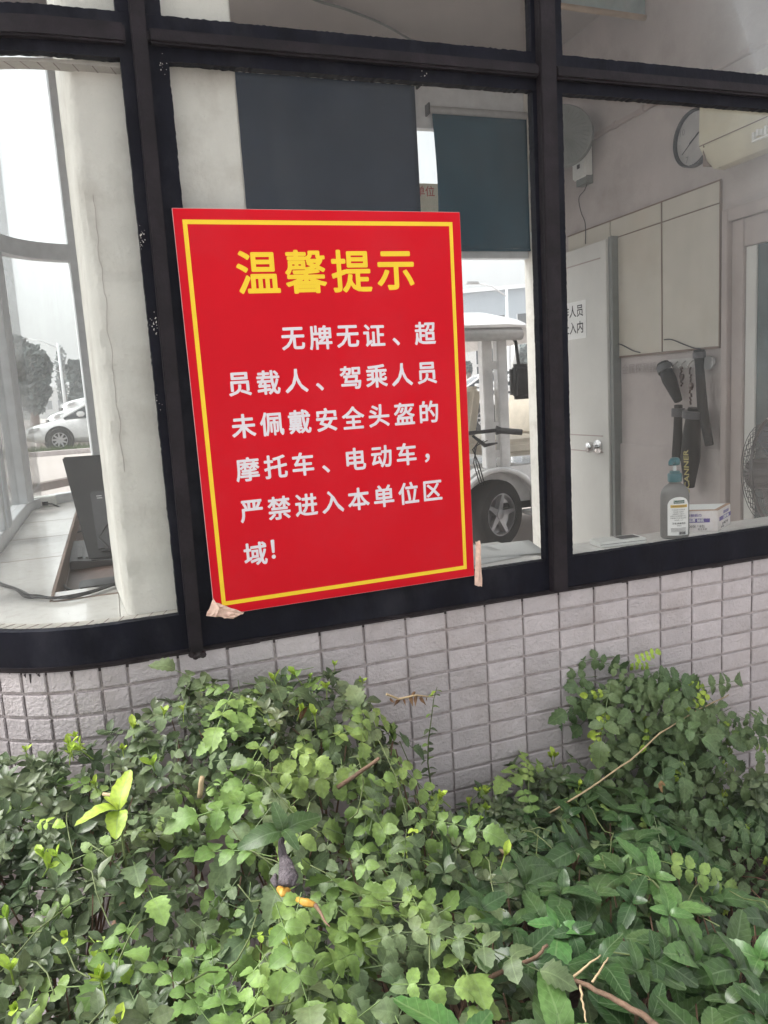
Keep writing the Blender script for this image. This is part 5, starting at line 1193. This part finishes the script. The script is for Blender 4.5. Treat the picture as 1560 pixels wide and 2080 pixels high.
class Foliage:
    """leaves of one plant: the ones that show largest become objects, the rest one joined part"""
    def __init__(s, root, lim=295): s.root = root; s.items = []; s.lim = lim
    def put(s, kind, mt, p, nrm_, az, sc_, tilt=0.0):
        s.items.append((kind, RR.randrange(len(TPL[kind])), mt, p, nrm_, az, sc_, tilt))
    def build(s):
        def mtx(it):
            k, i, mt, p, nn, az, sc_, tilt = it; z_ = Vector(nn).normalized()
            x_ = Vector((math.cos(az), math.sin(az), 0)); y_ = (x_ - z_ * x_.dot(z_)).normalized(); xx = y_.cross(z_)
            m3 = Matrix((xx, y_, z_)).transposed().to_4x4(); return Matrix.Translation(p) @ m3 @ Matrix.Rotation(tilt, 4, 'X') @ Matrix.Scale(sc_, 4)
        def key(it):
            d = (it[3] - CAMP).length; c = _w2c @ (it[3] - CAMP); ins = c.z > .1 and abs(c.x / c.z) < .5 and abs(c.y / c.z) < .67
            return (0 if ins else 1, d - it[8 - 1] * 0 - it[6] * .25 - it[3].z * .35)
        s.items.sort(key=key); cache = {}; groups = {}
        for n_, it in enumerate(s.items):
            mm = mtx(it)
            if n_ < s.lim:
                ck = (it[0], it[1], it[2])
                if ck not in cache: cache[ck] = to_mesh('leaf', TPL[it[0]][it[1]], LM[it[2]])
                o = bpy.data.objects.new('leaf', cache[ck]); COL.objects.link(o); o.parent = s.root; o.matrix_parent_inverse = Matrix.Translation(-wloc(s.root)); o.matrix_basis = mm
            else: groups.setdefault(it[2], []).append((it, mm))
        mats = list(groups); V, Fv, U, TI, MI = [], [], [], [], []; n = 0
        for mi, k in enumerate(mats):
            for it, mm in groups[k]:
                v, f, u = xf(TPL[it[0]][it[1]], mm); V.append(v); fa = np.array([q if len(q) == 4 else q + (q[-1],) for q in f]) + n; Fv.append(fa); U.append(u)
                TI.append(np.full(len(v), RR.random())); MI.append(np.full(len(fa), mi)); n += len(v)
        if not V: return
        V = np.concatenate(V); Fv = np.concatenate(Fv); U = np.concatenate(U); TI = np.concatenate(TI); MI = np.concatenate(MI)
        me = bpy.data.meshes.new('foliage'); me.vertices.add(len(V)); me.vertices.foreach_set('co', V.ravel().astype('f')); me.loops.add(Fv.size); me.loops.foreach_set('vertex_index', Fv.ravel().astype('i'))
        me.polygons.add(len(Fv)); me.polygons.foreach_set('loop_start', np.arange(0, Fv.size, 4, dtype='i'))
        for k in mats: me.materials.append(LM[k])
        me.polygons.foreach_set('material_index', MI.astype('i')); me.polygons.foreach_set('use_smooth', np.ones(len(Fv), bool))
        ul = me.uv_layers.new(name='UVMap'); ul.data.foreach_set('uv', U[Fv.ravel()].ravel().astype('f'))
        at = me.attributes.new('tint', 'FLOAT', 'POINT'); at.data.foreach_set('value', TI.astype('f')); me.update(); me.validate()
        link('foliage', me, s.root, kind='stuff')
def pix(p):
    c = _w2c @ (Vector(p) - CAMP); return (780 + 1562 * c.x / c.z, 1040 + 1562 * c.y / c.z) if c.z > .05 else (-999, -999)
def interp(x, tab):
    if x <= tab[0][0]: return tab[0][1]
    for (a, b), (c, d) in zip(tab, tab[1:]):
        if x <= c: return b + (d - b) * (x - a) / (c - a)
    return tab[-1][1]
BACK = [(-.9, -.11), (-.56, -.085), (-.46, -.075), (-.37, -.068), (-.30, -.06), (-.25, -.03), (-.18, .012), (-.10, .005), (.0, -.02), (.1, -.035), (.16, -.07), (.21, -.17), (.26, -.33), (.32, -.40), (.45, -.38), (.6, -.37), (.75, -.40), (.95, -.62), (1.4, -.72)]
FRNT = [(-.9, -.16), (-.5, -.15), (-.2, -.14), (0, -.16), (.2, -.22), (.35, -.27), (.5, -.30), (.7, -.36), (.85, -.50), (1.0, -.66), (1.4, -.72)]
def HH(X, Y):
    t = min(1, max(0, (-.14 - Y) / .38)); t = t * t * (3 - 2 * t)
    return interp(X, BACK) * (1 - t) + interp(X, FRNT) * t + .035 * noise.noise(Vector((X * 6, Y * 6, 0))) + .014 * noise.noise(Vector((X * 17, Y * 17, 2)))
hedge = thing('clipped_hedge', 'dark small-leaved clipped hedge with bright yellow green shoots under the left window', 'hedge', (-.25, -.6, GF))
vine = thing('trumpet_vine', 'pale green compound-leaved vine sprawling over the middle of the hedge', 'vine', (.05, -.6, GF))
herb = thing('toothed_leaf_plant', 'dark green bushy plant with large toothed leaves at the lower right', 'plant', (.6, -.7, GF))
wallv = thing('wall_vine', 'compound-leaved vine clump climbing the tiled wall at the right', 'vine', (.9, -.1, GF))
FH, FV, FB, FW = Foliage(hedge), Foliage(vine), Foliage(herb), Foliage(wallv)
def rnorm(base, j): return Vector((base[0] + R.gauss(0, j), base[1] + R.gauss(0, j), base[2] + R.gauss(0, j * .6)))
for _ in range(23500):
    X, Y = R.uniform(-1.2, 1.3), R.uniform(-1.28, -.045)
    h = HH(X, Y)
    if h < -.6: continue
    px, py = pix((X, Y, h))
    if px > 1455 + 60 * noise.noise(Vector((X * 9, Y * 9, 8))) and 1500 < py < 1835: continue
    if px < -620 or px > 1800 or py > 2330: continue
    e = .002
    nb = Vector((-(HH(X + .02, Y) - h) / .02 * .6, -(HH(X, Y + .02) - h) / .02 * .6 - .35, 1.0)).normalized()
    # species mix by place
    wob = 120 * noise.noise(Vector((X * 4, Y * 4, 9)))
    wb_ = 1 / (1 + math.exp(-((px + wob) - (1075 - (py - 1700) * .45)) / 60)) if py > 1600 else 0
    if py > 1600 and noise.noise(Vector((X * 7, Y * 7, 30))) > .52 and px < 900: wb_ = .5
    wh = 1 / (1 + math.exp(((px + wob * 1.4) - (250 - (py - 1500) * .15)) / 70))
    if 880 < px < 1180 and py < 1800: wh = max(wh, .7)
    if py < 1480 + wob * .3 and px < 900: wh = max(wh, .45)
    dep = R.random() ** 1.25 * .19
    u = R.random(); az = R.uniform(0, 6.283)
    if u < wb_:
        if R.random() < .07:
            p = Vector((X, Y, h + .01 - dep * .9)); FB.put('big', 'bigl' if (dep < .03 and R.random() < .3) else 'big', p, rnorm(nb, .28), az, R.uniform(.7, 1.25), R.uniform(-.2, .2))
    elif u < wb_ + (1 - wb_) * wh:
        p = Vector((X, Y, h + .005 - dep)); 
        if dep < .012 and R.random() < .30: FH.put('shoot', 'young', p + Vector((0, 0, .015)), rnorm((0, -.2, 1), .25), az, R.uniform(.8, 1.4))
        elif R.random() < .50: FH.put('hedge', 'hedge', p, rnorm(nb, .45), az, R.uniform(.7, 1.4), R.uniform(-.4, .4))
    else:
        if R.random() < .21:
            p = Vector((X, Y, h + .012 - dep * .85)); az = -math.pi / 2 + R.gauss(0, 1.2)
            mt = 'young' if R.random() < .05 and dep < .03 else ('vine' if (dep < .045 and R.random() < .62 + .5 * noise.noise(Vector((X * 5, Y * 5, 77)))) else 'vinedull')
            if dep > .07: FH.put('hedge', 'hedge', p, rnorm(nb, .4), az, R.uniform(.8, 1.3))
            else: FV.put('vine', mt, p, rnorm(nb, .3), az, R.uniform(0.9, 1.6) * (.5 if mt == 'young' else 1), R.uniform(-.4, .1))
for (x, y, s_, a_, mt) in ((548, 1795, 1.15, -1.2, 'vine'), (612, 1812, 1.0, -2.0, 'vine'), (560, 1835, 1.3, -1.5, 'vine'), (610, 1690, 1.3, -2.2, 'vinedull')):
    FV.put('vine', mt, onZ(x, y, -.068), rnorm((0, -.5, 1), .1), a_, s_, -.1)
FB.put('big', 'big', onZ(572, 1692, -.045), Vector((0, -.6, 1)), .3, 1.0)
# wall vine clump: a band of leaves hugging the tiles
POLY = [(1190, 1400), (1240, 1350), (1300, 1352), (1340, 1375), (1400, 1362), (1445, 1385), (1500, 1435), (1540, 1478), (1520, 1505), (1455, 1520), (1478, 1600), (1468, 1650), (1500, 1720), (1440, 1790), (1300, 1800), (1180, 1760), (1100, 1740), (1030, 1660), (1025, 1605), (1090, 1580), (1200, 1590), (1255, 1585), (1290, 1545), (1270, 1500), (1205, 1470)]
def inpoly(x, y, P):
    c = False; j = len(P) - 1
    for i in range(len(P)):
        if (P[i][1] > y) != (P[j][1] > y) and x < (P[j][0] - P[i][0]) * (y - P[i][1]) / (P[j][1] - P[i][1]) + P[i][0]: c = not c
        j = i
    return c
q = [onY(x, y, -.12) for x, y in POLY]; PW = [(a.x, a.z) for a in q]
k = 0
while k < 430:
    X, Zz = R.uniform(.4, 1.3), R.uniform(-.8, 0)
    if not inpoly(X, Zz, PW): continue
    k += 1
    low = max(0, min(1, (-.3 - Zz) / .3)); Y = -.03 - R.random() ** .8 * (.12 + .10 * low)
    if noise.noise(Vector((X * 9, Zz * 9, 4))) < -.28: continue
    top = Zz > -.33 and R.random() < .12
    mt = 'young' if R.random() < .07 else 'wallv'
    FW.put('vine', mt, Vector((X, Y, Zz)), rnorm((-.15, -1, .55), .3), -math.pi / 2 + R.gauss(0, .8), R.uniform(1.0, 1.6) * (.5 if mt == 'young' else 1), R.uniform(-.5, .1))
# trailing tips of the wall vine
for (x, y, s_, mt) in ((1555, 1500, 1.1, 'vine'), (1520, 1500, 1.0, 'vine'), (1500, 1475, .9, 'vine'), (1445, 1400, .8, 'young'), (1240, 1440, .7, 'young'), (1222, 1465, .6, 'young'), (1240, 1520, .6, 'young'), (1455, 1540, .7, 'young'), (1465, 1600, .8, 'young'), (1500, 1640, .9, 'vine'), (1520, 1560, .9, 'wallv')):
    FW.put('vine', mt, onY(x, y, -.14), rnorm((-.1, -1, .5), .2), R.uniform(-2.6, -.4), s_, -.2)
# small dark plant at the right edge
edge = thing('shrub', 'small dark shrub in the shade at the right edge below the tiled wall', 'shrub', onY(1545, 1700, -.15)); FE = Foliage(edge)
for _ in range(60):
    p = onY(R.gauss(1545, 22), R.uniform(1575, 1720), R.uniform(-.22, -.08)); FE.put('hedge', 'hedge', p, rnorm((-.2, -.8, .6), .5), R.uniform(0, 6.28), R.uniform(1.0, 1.7))
for _ in range(6): FE.put('big', 'big', onY(R.uniform(1480, 1560), R.uniform(1640, 1700), -.2), rnorm((-.2, -.7, .7), .3), R.uniform(0, 6.28), .8)
for f in (FH, FV, FB, FW, FE): f.build()

# prominent leaves seen one by one
def big_leaf_sprig(nm, lb, cat, p, kinds, mt_stem='stem'):
    t = thing(nm, lb, cat, p); F_ = Foliage(t)
    for k in kinds: F_.put(*k)
    F_.build(); return t
c = onZ(245, 1672, -.06)
t = thing('lime_leaf_sprig', 'lime green sprig with three big pointed leaves standing above the hedge at left', 'sprig', c)
for az, l, w, ex in ((rad(-25), .062, .03, .9), (rad(105), .062, .028, .25), (rad(170), .045, .032, -.25), (rad(60), .03, .016, 1.0)):
    me = to_mesh('leaf', leaf_geo(l, w, 10, .05, .45, .2, 'ovate'), LM['young']); o = link('leaf', me, None); o.parent = t; o.location = (0, 0, .02); o.rotation_euler = (ex, 0, az)
mb = MB(); mb.tube([c + Vector((0, 0, -.12)), c + Vector((0, 0, .022))], .002, 5); mb.build('stem', M['stem'], t)
# thin upright shoot before the wall
t = thing('upright_shoot', 'thin upright shoot with small paired leaves standing free before the tiles', 'shoot', onY(880, 1640, -.14))
pp = [onY(x, y, -.12) for x, y in ((885, 1640), (876, 1600), (869, 1550), (870, 1505), (876, 1460), (881, 1420), (888, 1395))]
mb = MB(); mb.tube(pp, [.0022, .002, .0018, .0016, .0013, .001, .0007], 5); mb.build('stem', M['stem'], t)
cache = [to_mesh('leaf', leaf_geo(l, l * .62, 5, 0, .3, .2, 'oval'), LM[m_]) for l, m_ in ((.020, 'hedge'), (.018, 'hedge'), (.016, 'vine'), (.014, 'young'))]
for k in range(34):
    tt = (k // 2) / 17; i = min(5, int(tt * 6)); p = pp[i].lerp(pp[i + 1], tt * 6 - i)
    if .62 < tt < .86 and k % 3: continue
    o = bpy.data.objects.new('leaf', cache[min(3, int(tt * 3.2) + R.choice((0, 0, 1)))]); COL.objects.link(o); o.parent = t; o.location = p - t.location
    o.rotation_euler = (R.uniform(-.3, .6), R.uniform(-.5, .5), (-1.4 if k % 2 else 1.4) + R.uniform(-.5, .5))
# branches
def branch(nm, lb, pts, rs, mt='twig', cat='branch'):
    mb = MB(); fine = []; rf_ = []
    P4 = [Vector(p) for p in pts]
    for i in range(len(P4) - 1):
        for k in range(4): t_ = k / 4; fine.append(P4[i].lerp(P4[i + 1], t_) + Vector((noise.noise(P4[i] * 40 + Vector((k, 0, 0))), 0, noise.noise(P4[i] * 40 + Vector((0, k, 5))))) * .0025); rf_.append(rs[0] + (rs[1] - rs[0]) * (i + t_) / (len(P4) - 1))
    fine.append(P4[-1]); rf_.append(rs[1]); mb.tube(fine, rf_, 8); return tag(mb.build(nm, M[mt], smooth=True), lb, cat)
BZ = -.17
br = [((1480, 1412, -.10), (1420, 1440, -.14), (1340, 1490, -.17), (1280, 1545, -.19), (1200, 1600, -.2), (1110, 1655, -.2))]
branch('bare_stalk', 'long pale bare stalk crossing the wall vine diagonally', [onY(*a) for a in br[0]], (.0014, .0022), 'paletwig')
branch('bare_branch', 'brown bare branch running down to the right through the toothed leaves', [onZ(1115, 1965, -.20), onZ(1180, 1995, -.19), onZ(1240, 2025, -.19), onZ(1300, 2060, -.19), onZ(1340, 2090, -.2)], (.0025, .0042))
branch('bare_branch', 'reddish branch rising right to a toothed leaf pair at lower centre', [onZ(880, 2040, -.21), onZ(960, 2000, -.20), onZ(1040, 1965, -.19), onZ(1090, 1945, -.18), onZ(1112, 1920, -.175)], (.0036, .002))
branch('bare_branch', 'thick brown branch showing between hedge leaves at lower left', [onZ(165, 2090, -.27), onZ(195, 2000, -.22), onZ(225, 1900, -.17), onZ(250, 1835, -.15)], (.0065, .004))
branch('bare_branch', 'short forked brown branch beside the thick one at lower left', [onZ(210, 2080, -.25), onZ(188, 2020, -.22)], (.005, .004))
branch('cut_twig', 'pale cut twig sticking out of the hedge at left under the tiles', [onZ(210, 1612, -.07), onZ(250, 1622, -.075)], (.003, .0035), 'paletwig')
branch('cut_twig', 'upright broken twig stub in the hedge left of the centre', [onZ(405, 1620, -.09), onZ(411, 1578, -.055)], (.0045, .004), 'paletwig')
branch('cut_twig', 'dead brown twig stub at the edge of the hedge right of centre', [onZ(985, 1726, -.28), onZ(1032, 1732, -.27)], (.004, .0045), 'paletwig')
branch('cut_twig', 'dark slanting branch in the hedge gap at top centre', [onZ(685, 1600, -.13), onZ(730, 1570, -.11), onZ(770, 1540, -.08)], (.004, .003))
for k, (a, b, lb) in enumerate((((1165, 1982), (1220, 1940), 'thin grey side twig on the bare branch at lower right, nearer its top'), ((1205, 1995), (1235, 1945), 'second thin grey side twig on the bare branch at lower right'), ((1180, 2000), (1190, 2075), 'thin twig hanging down from the bare branch at lower right'))):
    branch('side_twig', lb, [onZ(*a, -.185), onZ((a[0] + b[0]) / 2, (a[1] + b[1]) / 2, -.18), onZ(*b, -.175)], (.0016, .0009), 'paletwig')
# dead twig with hanging brown leaves
t = thing('dead_twig', 'dead horizontal twig with curled brown leaves before the tiles right of the hedge top', 'twig', onY(830, 1415, -.2))
mb = MB(); mb.tube([onY(785, 1410, -.2), onY(810, 1420, -.2), onY(845, 1412, -.2), onY(880, 1416, -.19)], [.0028, .0024, .002, .001], 6); mb.build('stem', M['paletwig'], t)
for x, y, l in ((792, 1418, .012), (812, 1420, .018), (820, 1420, .012), (835, 1414, .02), (848, 1412, .02), (857, 1414, .022), (843, 1405, .014), (868, 1416, .008)):
    me = to_mesh('dead_leaf', leaf_geo(l, l * .4, 5, .1, .9, .5, 'lance'), LM['dead']); o = link('dead_leaf', me, None); o.parent = t; o.location = onY(x, y, -.2) - t.location; o.rotation_euler = (-1.35 + R.uniform(-.3, .3), R.uniform(-.8, .8), R.uniform(-.8, .8))
for k, (x, y, z, l, lb) in enumerate(((1162, 1745, -.34, .04, 'rust brown curled dead leaf left of the wall vine foot'), (460, 1450, -.02, .03, 'brown dead leaf in a gap at the hedge top under the sign'), (615, 1440, -.03, .026, 'brown dead leaf in the hedge below the middle of the sign'), (1345, 1590, -.33, .018, 'small rust dead leaf inside the wall vine'))):
    me = to_mesh('dead_leaf', merge([leaf_geo(l, l * .6, 8, .1, .9, .6, 'ovate'), xf(leaf_geo(l * .7, l * .4, 6, .1, .8, .5, 'ovate'), T(Vector((.004, 0, .003)), ez=1.2))]), LM['dead']); o = link('dead_leaf', me, None); o.location = onZ(x, y, z); o.rotation_euler = (-.6, .3, R.uniform(0, 6)); tag(o, lb, 'leaf')
# rotten banana peel
bc = onZ(585, 1760, -.085)
pe = thing('banana_peel', 'blackened banana peel with yellow end lying on the hedge', 'banana peel', bc)
gp = mat('rotten_peel_skin', (.10, .085, .095), .75, .5, 120, bump=.9, bscale=220, dirt=(.24, .21, .22), dscale=90); yp = mat('yellow_peel_flesh', (.45, .25, .035), .5, .2, 60, dirt=(.3, .12, .03), dscale=70)
zb_ = -.085
def ridged(mb, pts, rs, n=14, flat=.55, seed=0):
    pts = [Vector(p) for p in pts]; k = len(pts); vs = []
    for i, p in enumerate(pts):
        d = (pts[min(i + 1, k - 1)] - pts[max(i - 1, 0)]).normalized(); up = Vector((0, -.5, 1)); up = (up - d * up.dot(d)).normalized(); b_ = d.cross(up)
        for j in range(n):
            a = 2 * math.pi * j / n; r_ = rs[i] * (1 + .28 * noise.noise(Vector((j * 1.3, i * .35, seed))) + .12 * math.cos(a * 4))
            vs.append(p + up * math.sin(a) * r_ * flat + b_ * math.cos(a) * r_)
    mb.add(vs, [(i * n + j, i * n + (j + 1) % n, (i + 1) * n + (j + 1) % n, (i + 1) * n + j) for i in range(k - 1) for j in range(n)] + [tuple(range(n))[::-1], tuple(range((k - 1) * n, k * n))])
def dense(P, n=4): return [P[i].lerp(P[i + 1], t / n) for i in range(len(P) - 1) for t in range(n)] + [P[-1]]
def densr(r_, n=4): return [r_[i] + (r_[i + 1] - r_[i]) * t / n for i in range(len(r_) - 1) for t in range(n)] + [r_[-1]]
P = [onZ(573, 1700, -.05), onZ(571, 1714, -.058), onZ(575, 1738, -.066), onZ(582, 1758, -.07), onZ(585, 1780, -.074), onZ(583, 1800, -.08)]; rs_ = [.0032, .004, .0055, .009, .012, .009]
mb = MB(); ridged(mb, dense(P), densr(rs_), seed=1); mb.build('blackened_skin', gp, pe, smooth=True)
P = [onZ(560, 1775, -.082), onZ(556, 1788, -.084), onZ(562, 1800, -.084)]; mb = MB(); ridged(mb, dense(P), densr([.002, .004, .003]), seed=2); mb.build('blackened_skin', gp, pe, smooth=True)
P = [onZ(566, 1802, -.080), onZ(576, 1812, -.077), onZ(587, 1806, -.080)]; mb = MB(); ridged(mb, dense(P), densr([.003, .0065, .003]), seed=3); mb.build('yellow_flesh', yp, pe, smooth=True)
P = [onZ(604, 1826, -.084), onZ(622, 1833, -.080), onZ(640, 1838, -.083)]; mb = MB(); ridged(mb, dense(P), densr([.003, .0055, .003]), flat=.8, seed=4); mb.build('yellow_flesh', yp, pe, smooth=True)
mb = MB(); mb.tube([onZ(640, 1838, -.083), onZ(650, 1852, -.083), onZ(660, 1872, -.083), onZ(670, 1882, -.083)], [.003, .002, .0014, .0008], 7); mb.build('dried_tip', M['twig'], pe, smooth=True)
# green stems running over the hedge
for k in range(46):
    X, Y = R.uniform(-.6, .75), R.uniform(-1.05, -.15); a = R.uniform(-2.6, -.5); pts = []
    for i in range(6):
        h = HH(X, Y)
        if h < -.55: break
        pts.append(Vector((X, Y, h + .012 * math.sin(i * 1.3 + k) + .004))); X += .03 * math.cos(a); Y += .03 * math.sin(a); a += R.uniform(-.35, .35)
    if len(pts) > 3:
        mb = MB(); mb.tube(dense(pts, 3), .0011, 5); o = mb.build('vine_stem', M['stem'], vine, smooth=True)
# dry pine straw on the soil at the right
mb = MB()
for _ in range(520):
    p = Vector((R.uniform(.75, 1.5), R.uniform(-.75, -.05), GF + .05 + R.uniform(0, .09))); a = R.uniform(0, 6.28); l = R.uniform(.04, .11); d_ = Vector((math.cos(a), math.sin(a), R.uniform(-.25, .35))) * l
    mb.tube([p, p + d_ * .5 + Vector((0, 0, .006)), p + d_], .0011, 3, cap=False)
mb.build('dry_straw', mat('dry_straw_brown', (.17, .085, .055), .8, .35, 20), kind='stuff')
# inner twigs of the hedge
mb = MB()
for _ in range(420):
    X, Y = R.uniform(-.9, 1.0), R.uniform(-1.15, -.08); h = HH(X, Y) - .03
    if h < -.6: continue
    b = Vector((X + R.uniform(-.15, .15), Y + R.uniform(-.15, .15), max(GF, h - R.uniform(.25, .5)))); mb.tube([b, b.lerp(Vector((X, Y, h)), .5) + Vector((R.uniform(-.03, .03), R.uniform(-.03, .03), 0)), (X, Y, h)], [.004, .0028, .0012], 4, cap=False)
mb.build('twigs', M['twig'], hedge, kind='stuff')
